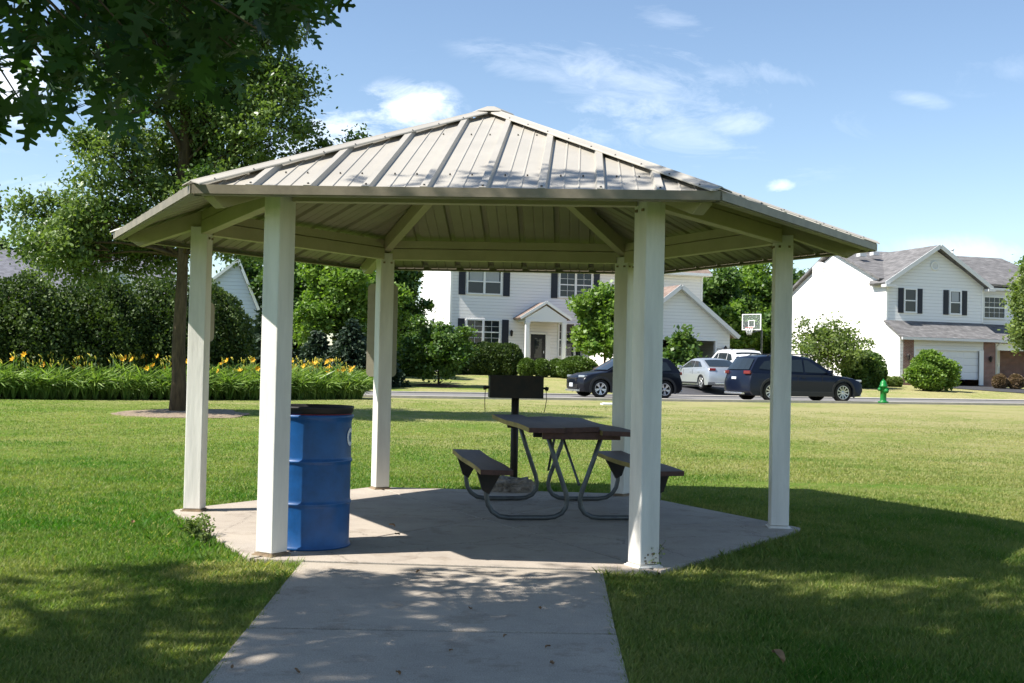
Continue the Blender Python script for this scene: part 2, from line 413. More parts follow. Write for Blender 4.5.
def make_tree(name, label, cat, loc, trunk_h, trunk_r, blobs, n_leaf, leaf, material, seed=1, clumps=60, crad=.35, tmpl=T_QUAD,
              group=None, down=.2, fork=None, parent=None, topr=None, hollow=.35, bark='bark', tint_z=0, extra=None, part='crown'):
    """blobs: (x,y,z,rx,ry,rz) crown masses relative to the foot"""
    rng = np.random.default_rng(seed); rd = random.Random(seed)
    root = empty(name, loc, 0, label, cat, group)
    mb = MB()
    top = max(b[2] for b in blobs)
    tp = []
    for i in range(7):
        t = i/6
        tp.append((rd.uniform(-1, 1)*trunk_r*.16*min(1, t*3), rd.uniform(-1, 1)*trunk_r*.16*min(1, t*3), t*trunk_h if i else -.25))
    rads = [trunk_r*(1.35 if i == 0 else 1-.07*i) for i in range(7)]
    mb.tube(tp, rads, 12)
    topr = topr or trunk_r*.58
    lead = [tp[-1]]
    cz = Vector((sum(b[0] for b in blobs)/len(blobs)*.5, sum(b[1] for b in blobs)/len(blobs)*.5, top))
    if cz.z > trunk_h+.1: mb.tube(curve_pts(tp[-1], cz, (0, 0, 0)), [topr*(1-.18*i) for i in range(5)], 8)
    W = np.array([b[3]*b[4]*b[5] for b in blobs])**.8; W = W/W.sum()
    PTS = []; 
    for bi, b in enumerate(blobs):
        c = Vector(b[:3]); m = max(3, int(clumps*W[bi]))
        z0 = min(max(trunk_h*.75, c.z-b[5]*1.2-Vector((c.x, c.y)).length*.5), max(trunk_h, cz.z*.9))
        st = Vector((0, 0, z0))
        lr = max(trunk_r*.14, trunk_r*.42*(W[bi]/W.max())**.5)
        mb.tube(curve_pts(st, c, (0, 0, .15*(c-st).length)), [lr*(1-.15*i) for i in range(5)], 6)
        for k in range(m):
            d = rng.normal(size=3); d /= np.linalg.norm(d); rr = (hollow+(1-hollow)*rng.random())**.6
            q = np.array(b[:3])+d*rr*np.array(b[3:])
            if k % 2 == 0:
                mb.tube(curve_pts(c*.6+st*.4 if k % 4 else c, q, (0, 0, .08*b[5]), 2), [lr*.35, lr*.22, lr*.08], 4)
            PTS.append((q, d))
    P = []; O = []; TT = []
    per = max(1, int(n_leaf/len(PTS)))
    for q, d in PTS:
        cr = crad*rd.uniform(.6, 1.35); npl = int(per*rd.uniform(.6, 1.4))
        o = rng.normal(size=(npl, 3))*cr*np.array([1, 1, .72])*.6
        P.append(q+o); O.append(np.repeat(d[None], npl, 0)*.35)
        base = rng.normal(.5, .24)
        TT.append(np.clip(rng.normal(base, .2, npl), 0, 1))
    P = np.concatenate(P); O = np.concatenate(O); TT = np.concatenate(TT)
    if extra is not None:
        P = np.concatenate([P, extra[0]]); O = np.concatenate([O, np.zeros_like(extra[0])]); TT = np.concatenate([TT, rng.random(len(extra[0]))])
        for a, b_, r_ in extra[1]: mb.tube(curve_pts(a, b_, (0, 0, .06), 3), [r_, r_*.8, r_*.6, r_*.3], 5)
    P[:, 2] = np.maximum(P[:, 2], .03)
    mb.build('trunk', M[bark], root, fix=False)
    SS = leaf*rng.uniform(.7, 1.25, len(P))
    if extra is not None: SS[-len(extra[0]):] *= .80
    leaf_object(part, P, SS, tmpl, M[material], root, rng, down=down, tint=TT, out=O, flat=.8)
    return root

def shell_bush(name, label, cat, loc, blobs, n, leaf, material, seed=1, group=None, tmpl=T_QUAD, stems=True, rough=.13, part='foliage', core=True):
    """dense shrub: leaves spread through the outer layer of lumpy masses round a stem and twigs"""
    rng = np.random.default_rng(seed); root = empty(name, loc, 0, label, cat, group)
    if leaf > .1: leaf *= .62; n = int(n*2.3)
    mb = MB()
    for b in blobs:
        for k in range(7):
            a = rng.uniform(0, 2*PI); q = Vector((b[0]+math.cos(a)*b[3]*.6, b[1]+math.sin(a)*b[4]*.6, b[2]+b[5]*.4))
            mb.tube(curve_pts((b[0]*.6, b[1]*.6, -.05), q, (0, 0, .1), 3), [.04, .03, .02, .008], 5)
    mb.build('stem', M['bark'], root, fix=False)
    vol = np.array([b[3]*b[4]+b[4]*b[5]+b[3]*b[5] for b in blobs]); vol = vol/vol.sum()
    P = []; O = []; TT = []
    for b, w in zip(blobs, vol):
        m = int(n*w); d = rng.normal(size=(m, 3)); d /= np.linalg.norm(d, axis=1)[:, None]
        ph = rng.uniform(0, 6, (6, 3)); fr = rng.uniform(2, 7, (6, 3))
        lump = sum(np.sin(d@fr[i]+ph[i, 0]) for i in range(6))/6
        rr = 1+rough*2*lump-np.abs(rng.normal(0, rough*.9, m))
        inner = rng.random(m) < .22; rr[inner] *= rng.uniform(.5, .9, inner.sum())
        p = np.array(b[:3])+d*rr[:, None]*np.array(b[3:])
        P.append(p); O.append(d*.8); TT.append(np.clip(.5+lump*.5+rng.normal(0, .22, m), 0, 1))
    P = np.concatenate(P); O = np.concatenate(O); TT = np.concatenate(TT)
    k = P[:, 2] > .02; P = P[k]; O = O[k]; TT = TT[k]
    leaf_object(part, P, leaf*rng.uniform(.7, 1.3, len(P)), tmpl, M[material], root, rng, tint=TT, out=O)
    return root

# ------------------------------------------------------------------ ground
def build_ground():
    xs = np.concatenate([np.linspace(-900, -90, 10), np.arange(-80, 81, 1.6), np.linspace(90, 900, 10)])
    ys = np.concatenate([np.linspace(-300, -20, 6), np.arange(-12, 110, 1.25), np.linspace(120, 1800, 14)])
    X, Y = np.meshgrid(xs, ys); Z = hgt_np(X, Y)-.035
    rngp = np.sin(X*.9+1.3)*np.sin(Y*.7)*.012+np.sin(X*.31+Y*.43)*.02
    Z = Z+rngp*(Y > 14)*(Y < 39)
    nx, ny = len(xs), len(ys)
    V = np.stack([X, Y, Z], -1).reshape(-1, 3)
    f = [(j*nx+i, j*nx+i+1, (j+1)*nx+i+1, (j+1)*nx+i) for j in range(ny-1) for i in range(nx-1)]
    me = bpy.data.meshes.new('lawn'); me.from_pydata(V.tolist(), [], f); me.update()
    for p in me.polygons: p.use_smooth = True
    me.materials.append(M['lawn'])
    o = bpy.data.objects.new('lawn', me); COL.objects.link(o); tag(o, kind='structure')
build_ground()

# gazebo frame of reference
GC = Vector((-.221, 9.985, 0)); GR = 2.488; GE = 3.256; GROT = R(-3.28)
ZE = 2.345; ZA = 3.435
def hexp(r, k, z=0, c=GC): a = GROT+R(60)*k; return Vector((c.x+r*math.cos(a), c.y+r*math.sin(a), z))
SR = 2.70
# concrete slab in six wedges with joints
mb = MB()
for k in range(6):
    a = Vector((GC.x, GC.y, 0)); b = hexp(SR, k); c = hexp(SR, k+1)
    cen = (a+b+c)/3
    tri = [p+(cen-p).normalized()*(.030 if p is not a else .016) for p in (a, b, c)]
    tri = [tri[0], p2 := tri[1], tri[2]]
    mb.prism([(p.x, p.y) for p in tri], lambda x, y, t: (x, y, t), -.15, 0)
mb.build('concrete_slab', M['slab'], bevel=.006)['kind'] = 'structure'
mb = MB(); mb.prism([(hexp(SR-.03, k).x, hexp(SR-.03, k).y) for k in range(6)], lambda x, y, t: (x, y, t), -.16, -.014)
M['joint'] = mat('joint_dirt', (.02, .017, .013), .95)
mb.build('slab_joint', M['joint'])['kind'] = 'structure'
# path
PL = [G(265, 573), G(300, 568)]
pl0 = Vector((-1.62, 7.49)); 
pa = Vector((-1.33, 7.44)); pb = Vector((.605, 7.33))
_A, _B = hexp(SR, 4), hexp(SR, 5)
def slab_y(x): return _A.y+(_B.y-_A.y)*(x-_A.x)/(_B.x-_A.x)-.012
pathL = [(-1.345, slab_y(-1.345)), (-1.225, 4.74), (-1.13, 2.2), (-1.0, -4)]
pathR = [(.615, slab_y(.615)), (.51, 4.877), (.45, 2.2), (.42, -4)]
mb = MB()
def lerp(a, b, t): return (a[0]+(b[0]-a[0])*t, a[1]+(b[1]-a[1])*t)
jy = [1.0, .371]
def pside(side, y):
    for a, b in zip(side[:-1], side[1:]):
        if b[1] <= y <= a[1]: return (a[0]+(b[0]-a[0])*(y-a[1])/(b[1]-a[1]), y)
    return side[0] if y > side[0][1] else side[-1]
ys = [(pathL[0][1], pathR[0][1]), (5.77, 5.80), (4.15, 4.18), (2.5, 2.5), (.9, .9), (-.7, -.7), (-2.3, -2.3), (-4, -4)]
for i in range(len(ys)-1):
    g = .016
    a = pside(pathL, ys[i][0]); b = pside(pathR, ys[i][1]); c = pside(pathR, ys[i+1][1]); d = pside(pathL, ys[i+1][0])
    mb.prism([(a[0], a[1]-g), (b[0], b[1]-g), (c[0], c[1]+g), (d[0], d[1]+g)], lambda x, y, t: (x, y, t), -.15, -.006)
mb.build('path', M['path'], bevel=.006)['kind'] = 'structure'
mb = MB(); mb.prism([(x+.02, y) for x, y in pathL]+[(x-.02, y) for x, y in reversed(pathR)], lambda x, y, t: (x, y, t), -.16, -.022)
mb.build('path_joint', M['joint'])['kind'] = 'structure'

# road ribbon following the ground
def ribbon(name, pts, w0, w1, material, dz, kind='structure', step=1.0):
    """pts centreline; from offset w0 to w1 (to the left of travel)"""
    P = []
    for a, b in zip(pts[:-1], pts[1:]):
        a = Vector(a); b = Vector(b); n = max(1, int((b-a).length/step))
        for i in range(n): P.append(a.lerp(b, i/n))
    P.append(Vector(pts[-1]))
    vs = []; fs = []; K = max(1, int(abs(w1-w0)/1.2))
    for i, p in enumerate(P):
        t = (P[min(i+1, len(P)-1)]-P[max(i-1, 0)]).normalized(); nrm = Vector((-t.y, t.x))
        for k in range(K+1):
            q = p+nrm*(w0+(w1-w0)*k/K); vs.append((q.x, q.y, hgt(q.x, q.y)+dz))
    top = len(vs); 
    for i in range(len(P)-1):
        for k in range(K): a = i*(K+1)+k; fs.append((a, a+1, a+K+2, a+K+1))
    # skirt so that kerbs are solid
    vs += [(x, y, z-.2) for x, y, z in vs]
    for i in range(len(P)-1):
        a = i*(K+1); b = a+K+1; fs.append((a, b, b+top, a+top)); a += K; b += K; fs.append((b, a, a+top, b+top))
    mb = MB(); mb.add(vs, fs, 0); o = mb.build(name, material); 
    if kind: o['kind'] = kind
    return o
# centre line: from far right, straight towards the left, then bending away behind the lilies
ux, uy = math.cos(math.atan(.33)), math.sin(math.atan(.33))
c0 = Vector((0, 40+4.75/.95))
cl = [c0+Vector((ux, uy))*s for s in (95, 60, 30, 10, 0, -3.5)]
hd = math.atan2(-uy, -ux); p = cl[-1].copy()
for i in range(30):
    hd -= R(2.6); p = p+Vector((math.cos(hd), math.sin(hd)))*.9; cl.append(p.copy())
for i in range(6): p = p+Vector((math.cos(hd), math.sin(hd)))*12; cl.append(p.copy())
ribbon('road', cl, -4.3, 4.3, M['asphalt'], -.005)
ribbon('kerb', cl, 4.3, 4.75, M['kerb'], .05)
ribbon('kerb', cl, -4.75, -4.3, M['kerb'], .05)
# driveways
def drive(name, quad, material, dz=-.02):
    a, b, c, d = [Vector(q) for q in quad]; vs = []; fs = []; n = 26; k = 6
    for i in range(n+1):
        l = a.lerp(d, i/n); r = b.lerp(c, i/n)
        for j in range(k+1):
            q = l.lerp(r, j/k); vs.append((q.x, q.y, hgt(q.x, q.y)+dz+.012))
    for i in range(n):
        for j in range(k): x = i*(k+1)+j; fs.append((x, x+1, x+k+2, x+k+1))
    mb = MB(); mb.add(vs, fs); mb.build(name, material)['kind'] = 'structure'
drive('driveway', [(6.0, 51.6), (13.5, 54.1), (14.3, 70.9), (6.9, 68.8)], M['asphalt_dark'])
drive('driveway', [(29.2, 59.3), (36.5, 61.7), (28.4, 70.4), (23.6, 68.9)], M['asphalt_dark'])

# mulch ring
def disc(name, cx, cy, rx, ry, h, material, seed=1, rz=0):
    rd = random.Random(seed); mb = MB(); n = 40; rings = 5; vs = []; fs = []
    for i in range(rings+1):
        t = i/rings
        for k in range(n):
            a = 2*PI*k/n; w = 1+.10*math.sin(3*a+seed)+.06*math.sin(7*a+2*seed)
            x = cx+rx*t*w*math.cos(a); y = cy+ry*t*w*math.sin(a)
            vs.append((x, y, hgt(x, y)+h*(1-t**2)-.03+rd.uniform(0, .012)))
    for i in range(rings):
        for k in range(n): k2 = (k+1) % n; fs.append((i*n+k, i*n+k2, (i+1)*n+k2, (i+1)*n+k))
    mb.add(vs, fs, 0, True); o = mb.build(name, material); o['kind'] = 'structure'; return o
disc('mulch', -7.35, 26.3, 1.45, 1.9, .06, M['mulch'], 3)
disc('mulch', -3.5, 57.0, 1.1, 1.0, .10, mat('brown_mulch', (.13, .07, .05), .95, noise=.5, nscale=20), 5)

# ------------------------------------------------------------------ grass blades
def build_grass():
    rng = np.random.default_rng(11)
    N = 1500000
    # distance distribution roughly even on screen
    u = rng.random(N); y0, y1 = 3.6, 36.0
    y = 1/(1/y0+(1/y1-1/y0)*u)
    x = (rng.random(N)*2-1)*(y*.52+3.2)
    # keep off slab, path, mulch, lilies, road
    keep = np.ones(N, bool)
    ins = np.ones(N, bool)
    for k in range(6):
        a = hexp(SR-.02, k); b = hexp(SR-.02, k+1); ex, ey = b.x-a.x, b.y-a.y
        ins &= (ex*(y-a.y)-ey*(x-a.x)) > 0
    keep &= ~ins
    xl = np.interp(y, [-4, 2.2, 4.74, 7.435], [-1.0, -1.13, -1.225, -1.335]); xr = np.interp(y, [-4, 2.2, 4.877, 7.34], [.42, .45, .51, .605])
    keep &= ~((x > xl+.015) & (x < xr-.015) & (y < 8.0))
    keep &= ~((((x+7.35)/1.6)**2+((y-26.3)/1.75)**2) < 1)
    keep &= (y-40-.33*x) < -.6
    keep &= ~(((x+13.3)*(-.537)+(y-30.9)*.843 > -.1) & (x < -4.6))
    x = x[keep]; y = y[keep]; n = len(x)
    def vn(sc, seed):
        r_ = np.random.default_rng(seed).random((256, 256)); X_ = (x*sc+500) % 255; Y_ = (y*sc+500) % 255
        i0 = X_.astype(int); j0 = Y_.astype(int); fx = X_-i0; fy = Y_-j0; fx = fx*fx*(3-2*fx); fy = fy*fy*(3-2*fy)
        return (r_[i0, j0]*(1-fx)+r_[i0+1, j0]*fx)*(1-fy)+(r_[i0, j0+1]*(1-fx)+r_[i0+1, j0+1]*fx)*fy
    pat = .45*vn(.55, 1)+.30*vn(1.4, 2)+.25*vn(4.5, 3); pat = np.clip((pat-.5)*2.1+.5, 0, 1)
    d = y
    S = (.026+.018*rng.random(n)+.012*(1-pat))*np.clip(1.12-.024*(d-6), .5, 1.1)
    w = np.maximum(.0038, .0005*d)
    # the strip against slab and path escapes the mower
    edge = ((np.abs(x-np.interp(y, [-4, 2.2, 4.74, 7.435], [-1.0, -1.13, -1.225, -1.335])) < .07) | (np.abs(x-np.interp(y, [-4, 2.2, 4.877, 7.34], [.42, .45, .51, .605])) < .06)) & (y < 7.6)
    S[edge] *= 1.25
    slabd = np.hypot(x-GC.x, y-GC.y); e2 = (slabd < SR+.10); S[e2 & (rng.random(n) < .25)] *= 1.7
    T = rng.normal(size=(n, 3))*.55; T[:, 2] = 1; T[:, 0] += .1; T /= np.linalg.norm(T, axis=1)[:, None]
    a = rng.uniform(0, 2*PI, n); X = np.stack([np.cos(a), np.sin(a), np.zeros(n)], 1)*w[:, None]
    B = np.stack([x, y, hgt_np(x, y)-.04+(np.sin(x*.9+1.3)*np.sin(y*.7)*.012+np.sin(x*.31+y*.43)*.02)*(y > 14)*(y < 39)], 1)
    mid = B+T*S[:, None]*.55; T2 = T.copy(); T2[:, :2] *= 2.2; T2 /= np.linalg.norm(T2, axis=1)[:, None]
    tip = mid+T2*S[:, None]*.5
    V = np.stack([B-X*.6, B+X*.6, mid+X*.5, tip, mid-X*.5], 1).reshape(-1, 3)
    me = bpy.data.meshes.new('grass'); me.vertices.add(n*5); me.vertices.foreach_set('co', V.astype(np.float32).ravel())
    idx = (np.arange(n)*5)[:, None]+np.array([0, 1, 2, 3, 4])[None]
    me.loops.add(n*5); me.loops.foreach_set('vertex_index', idx.ravel().astype(np.int32))
    me.polygons.add(n); me.polygons.foreach_set('loop_start', (np.arange(n)*5).astype(np.int32))
    try: me.polygons.foreach_set('loop_total', np.full(n, 5, np.int32))
    except Exception: pass
    me.update(calc_edges=True)
    dry = np.clip((y-8)/15, 0, 1)*.34+np.clip((x+5)/9, 0, 1)*.20
    tint = np.clip(.12+dry+.55*(pat-.42)+rng.normal(0, .10, n), 0, 1)
    tint[(rng.random(n) < .05)] = .95
    corner = (((x+1.75)**2+(y-7.35)**2) < .16) & (rng.random(n) < .6); tint[corner] = .85
    at = me.attributes.new('tint', 'FLOAT', 'POINT'); at.data.foreach_set('value', np.repeat(tint, 5).astype(np.float32))
    me.materials.append(M['grass'])
    o = bpy.data.objects.new('grass', me); COL.objects.link(o)
    tag(o, 'short mown green grass of the lawn round the shelter', 'grass', kind='stuff')
build_grass()

# ------------------------------------------------------------------ picnic shelter
def build_shelter():
    root = empty('picnic_shelter', (GC.x, GC.y, 0), GROT, 'open hexagonal picnic shelter with ribbed beige metal roof on six cream posts', 'shelter')
    hx = lambda r, k, z=0: Vector((r*math.cos(R(60)*k), r*math.sin(R(60)*k), z))
    slope = (ZA-ZE)/GE
    zr = lambda r: ZA-slope*r            # roof underside height over a hip at radius r
    W = .150
    names = []
    for k in range(6):
        p = hx(GR, k); rz = R(60)*k; top = zr(GR)-.155
        mb = MB(); mb.box((p.x, p.y, top/2+.01), (W, W, top-.02), rz)
        po = mb.build('post', M['post'], root, bevel=.008)
        b = MB(); b.box((p.x, p.y, .004), (W+.035, W+.035, .008), rz); b.box((p.x, p.y, .013), (W+.010, W+.010, .010), rz)
        b.build('base_plate', M['rust'] if k in (1, 2, 3, 4) else M['post'], po)
        if k in (5,):   # chipped paint low on the post
            rd = random.Random(3)
            for i in range(9):
                c = MB()
                q = p+Vector((math.cos(rz), math.sin(rz), 0))*(W/2+.001)+Vector((-math.sin(rz), math.cos(rz), 0))*rd.uniform(-.07, .07)
                c.box((q.x, q.y, rd.uniform(.03, .10)), (.003, rd.uniform(.006, .016), rd.uniform(.004, .014)), rz)
                c.build('paint_chip', M['rust'], po)
        # bolts near the post top
        for s in (-1, 1):
            for f in (0, 1):
                a = rz+f*PI/2
                n = Vector((math.cos(a+PI if f == 0 else a-PI), math.sin(a+PI if f == 0 else a-PI), 0))*(W/2+.004)
                t = Vector((-math.sin(a), math.cos(a), 0))*.04*s
                c = MB(); c.box((p.x+n.x+t.x, p.y+n.y+t.y, top-.10), (.018, .018, .018), a); c.build('bolt', M['rust'], po)
    for k in range(6):
        a = hx(GR-.02, k); b = hx(GR-.02, k+1); d = (b-a).normalized()
        z1 = zr(GR)-.04
        mb = MB()
        a2 = a+d*.075; b2 = b-d*.075
        zt = ZA-slope*GR
        mb.bar(a2+Vector((0, 0, zt-.165)), b2+Vector((0, 0, zt-.165)), .085, .115)
        mb.bar(a2+Vector((0, 0, zt-.062)), b2+Vector((0, 0, zt-.062)), .075, .078)
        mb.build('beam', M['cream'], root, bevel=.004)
    for k in range(6):
        mb = MB()
        def P(r, off): q = hx(r, k); return Vector((q.x, q.y, zr(r)+off))
        dep = .155
        d3 = (P(0, 0)-P(1, 0)).normalized()
        r0, r1 = .13, GE-.13
        w = .085; sd = Vector((-math.sin(R(60)*k), math.cos(R(60)*k), 0))*w/2
        vs = []
        prof = [(r0, -.02), (r1, -.02), (r1, -.06), (r1-.10, -dep), (r0, -dep)]
        for s in (-1, 1):
            for r_, o_ in prof: vs.append(P(r_, o_)+sd*s)
        n = 5; fs = [tuple(range(n)), tuple(reversed(range(n, 2*n)))]+[(i, (i+1) % n, n+(i+1) % n, n+i) for i in range(n)]
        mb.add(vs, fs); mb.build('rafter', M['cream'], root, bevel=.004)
    mb = MB(); mb.lathe([(.001, ZA-.20), (.14, ZA-.20), (.14, ZA-.06), (.001, ZA-.06)], 6); mb.build('hub', M['cream'], root)
    # six ribbed roof panels
    ap = GE*math.cos(R(30)); half = GE/2
    for k in range(6):
        am = R(60)*k+R(30); eo = Vector((math.cos(am), math.sin(am), 0)); et = Vector((-math.sin(am), math.cos(am), 0))
        apex = Vector((0, 0, ZA)); em = eo*ap+Vector((0, 0, ZE)); vd = (apex-em); Ls = vd.length; vd = vd.normalized()
        nrm = et.cross(vd); nrm = nrm if nrm.z > 0 else -nrm
        sp = .362; us = []
        rib = [(-.033, 0), (-.022, .032), (.022, .032), (.033, 0)]
        cs = [(i-.5)*sp for i in range(-5, 7)]
        prof = []
        for c in cs:
            for du, h in rib: prof.append((c+du, h))
            for q in (.37, .63):
                m_ = c+sp*q; prof += [(m_-.008, 0), (m_-.003, .006), (m_+.003, .006), (m_+.008, 0)]
        prof = [(u, h) for u, h in prof if abs(u) < half-.002]+[(-half+.001, 0), (half-.001, 0), (0, 0)]
        prof.sort()
        def hat(u):
            return max(0.002, (half-abs(u))/half*Ls)
        def pt(u, v, h): return em+et*u+vd*v+nrm*h
        vs = []; fs = []; n = len(prof)
        TH = .004
        for layer in (0, 1):
            for u, h in prof:
                for v in (0, hat(u)):
                    vs.append(pt(u, v+(0 if v else .004), h+.012+(TH if layer == 0 else 0)))
        mats = []
        mbp = MB()
        f0 = [(2*i, 2*i+2, 2*i+3, 2*i+1) for i in range(n-1)]
        f1 = [(2*n+2*i+1, 2*n+2*i+3, 2*n+2*i+2, 2*n+2*i) for i in range(n-1)]
        mbp.add(vs, f0, 0); b0 = 0
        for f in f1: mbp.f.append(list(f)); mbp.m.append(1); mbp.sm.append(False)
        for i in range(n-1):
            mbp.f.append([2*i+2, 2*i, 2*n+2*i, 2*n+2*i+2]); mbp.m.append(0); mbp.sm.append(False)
        for c in cs:
            if abs(c) < half-.05:
                q = [pt(c+du, .03, h+.011) for du, h in rib]; q2 = [pt(c+du, .036, h+.011) for du, h in rib]
                mbp.add(q+q2, [(0, 1, 2, 3), (7, 6, 5, 4)], 0)
        # screws
        for c in cs:
            for vv in (.04,):
                if abs(c) < half-.1:
                    q = pt(c, vv, .048); Mx = Matrix((et, vd, nrm)).transposed().to_4x4()
                    mbp.lathe([(.001, .009), (.007, .008), (.008, -.004)], 6, q, 2, Mx)
            for q_ in (.3, .7):
                u = c+sp*q_
                for vv in (.50, 2.0):
                    if vv < hat(u)-.12:
                        q = pt(u, vv, .02); Mx = Matrix((et, vd, nrm)).transposed().to_4x4()
                        mbp.lathe([(.001, .008), (.0055, .007), (.006, -.004)], 6, q, 2, Mx)
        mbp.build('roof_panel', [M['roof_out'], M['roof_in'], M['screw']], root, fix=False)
        # eave trim
        mb = MB()
        a = hx(GE, k, ZE); b = hx(GE, k+1, ZE); d = (b-a).normalized()
        mb.bar(a+Vector((0, 0, .014))+eo*.010, b+Vector((0, 0, .014))+eo*.010, .008, .056)
        mb.bar(a-eo*.03+Vector((0, 0, -.017)), b-eo*.03+Vector((0, 0, -.017)), .060, .004)
        mb.build('eave_trim', M['trim_dark'], root)
    for k in range(6):
        mb = MB(); vs = []; fs = []
        sd = Vector((-math.sin(R(60)*k), math.cos(R(60)*k), 0))
        rr = [GE+.015, .16]
        sec = [(-.078, .040), (-.073, .046), (-.016, .062), (0, .070), (.016, .062), (.073, .046), (.078, .040)]
        for r_ in rr:
            q = hx(r_, k); z = ZA-slope*r_
            for s_, h in sec:
                vs.append(Vector((q.x, q.y, z+h+.004))+sd*s_)
        for r_ in rr:
            q = hx(r_, k); z = ZA-slope*r_
            for s_, h in sec:
                vs.append(Vector((q.x, q.y, z+h-.002))+sd*s_)
        n = len(sec)
        for i in range(n-1):
            fs.append((i, i+1, n+i+1, n+i)); fs.append((2*n+i+1, 2*n+i, 3*n+i, 3*n+i+1)); fs.append((i+1, i, 2*n+i, 2*n+i+1))
        fs.append((0, n, 3*n, 2*n)); fs.append((n-1, 2*n-1, 4*n-1, 3*n-1))
        mb.add(vs, fs, 0)
        for i in range(9):
            r_ = .5+i*.33
            for s_ in (-.07, .07):
                q = hx(r_, k); z = ZA-slope*r_+.052
                mb.lathe([(.001, .007), (.005, .006), (.006, -.006)], 6, (q.x+sd.x*s_, q.y+sd.y*s_, z), 1)
        mb.build('ridge_cap', [M['roof_out'], M['screw']], root)
    mb = MB(); mb.lathe([(.20, ZA+.010), (.185, ZA+.024), (.06, ZA+.074), (.001, ZA+.078)], 6, smooth=False)
    mb.build('roof_finial', M['roof_out'], root)
build_shelter()

# ------------------------------------------------------------------ sign boards on the posts
def signboard(cx, cy, rz, w, z0, z1, label, t=.02):
    root = empty('sign', (cx, cy, z0), rz, label, 'sign')
    r = .05; pts = []
    for (ax, az, s) in ((w/2-r, r, -90), (w/2-r, z1-z0-r, 0), (-w/2+r, z1-z0-r, 90), (-w/2+r, r, 180)):
        for i in range(5): a = R(s+i*22.5); pts.append((ax+r*math.cos(a), az+r*math.sin(a)))
    mb = MB(); mb.prism(pts, lambda a, b, tt: (a, tt, b), -t/2, t/2); mb.build('panel', M['signback'], root)
    if w > .2:
        for z in (.15, (z1-z0)-.15): mb = MB(); mb.box((0, -.03, z), (w*.5, .035, .04)); mb.build('bracket', M['signback'], root)
    return root
p6 = hexp(GR, 2)
signboard(p6.x-.035, p6.y+.17, R(4), .315, 1.16, 2.14, 'back of a tall beige notice board with rounded corners on the rear left post')
p1 = hexp(GR, 3)
signboard(p1.x+.06, p1.y+.13, R(70), .10, 1.46, 1.80, 'small narrow beige plate fixed to the side of the leftmost post', .014)

# ------------------------------------------------------------------ blue drum
def build_drum():
    c = D(309, 500, 8.36); root = empty('trash_drum', (c.x, c.y, 0), 0, 'blue steel drum used as a trash can beside the front left post', 'trash can')
    r = .292; H = .925
    prof = [(.001, .012), (r-.01, .012), (r, 0), (r+.008, .006), (r+.004, .02), (r-.004, .03)]
    def rib(z): return [(r-.003, z-.03), (r-.001, z-.015), (r+.005, z-.006), (r+.008, z), (r+.005, z+.006), (r-.001, z+.015), (r-.003, z+.03)]
    prof += [(r-.003, .15)]+rib(.315)+[(r-.003, .46)]+rib(.61)+[(r-.003, .76), (r-.004, H-.05), (r, H-.03), (r+.004, H-.02)]
    mb = MB(); mb.lathe(prof, 72)
    mb.lathe([(r+.004, H-.02), (r+.010, H-.012), (r+.012, H), (r+.004, H+.008), (r-.008, H+.004), (r-.012, H-.02), (r-.012, .05), (.001, .05)], 72)
    mb.build('drum_body', M['drum'], root)
    mb = MB(); mb.lathe([(r-.010, H-.03), (r-.004, H+.010), (r-.012, H+.016), (r-.02, H+.01)], 72); mb.build('rim', M['redpaint'], root)
    mb = MB(); mb.lathe([(r-.03, H-.3), (r-.012, H+.012), (r+.004, H+.022), (r+.010, H+.052), (r+.013, H+.060), (r+.005, H+.066), (r-.004, H+.060), (r-.014, H+.03), (r-.05, H-.05), (r-.08, H-.3)], 72)
    mb.build('bin_liner', M['black_rubber'], root)
    # painted letters C A N S wrapping round the right side; only the first shows from the path
    def strokes(paths, a0, zc, hh, ww, name):
        mb = MB()
        for pth in paths:
            for (x0, y0), (x1, y1) in zip(pth[:-1], pth[1:]):
                L_ = math.hypot(x1-x0, y1-y0) or 1; nx, ny = -(y1-y0)/L_*.13, (x1-x0)/L_*.13
                q = [(x0+nx, y0+ny), (x1+nx, y1+ny), (x1-nx, y1-ny), (x0-nx, y0-ny)]
                vs = []
                for off in (.0005, .003):
                    for x, y in q:
                        a = a0+(x*ww)/r; vs.append(((r+off)*math.cos(a), (r+off)*math.sin(a), zc+y*hh))
                mb.add(vs, [(3, 2, 1, 0), (4, 5, 6, 7), (0, 1, 5, 4), (1, 2, 6, 5), (2, 3, 7, 6), (3, 0, 4, 7)])
        return mb.build(name, M['white_letter'], root)
    C_ = [[(.5+.5*math.cos(R(a)), .5*math.sin(R(a))) for a in range(50, 311, 20)]]
    strokes(C_, R(-18), .775, .10, .085, 'painted_letter')
build_drum()

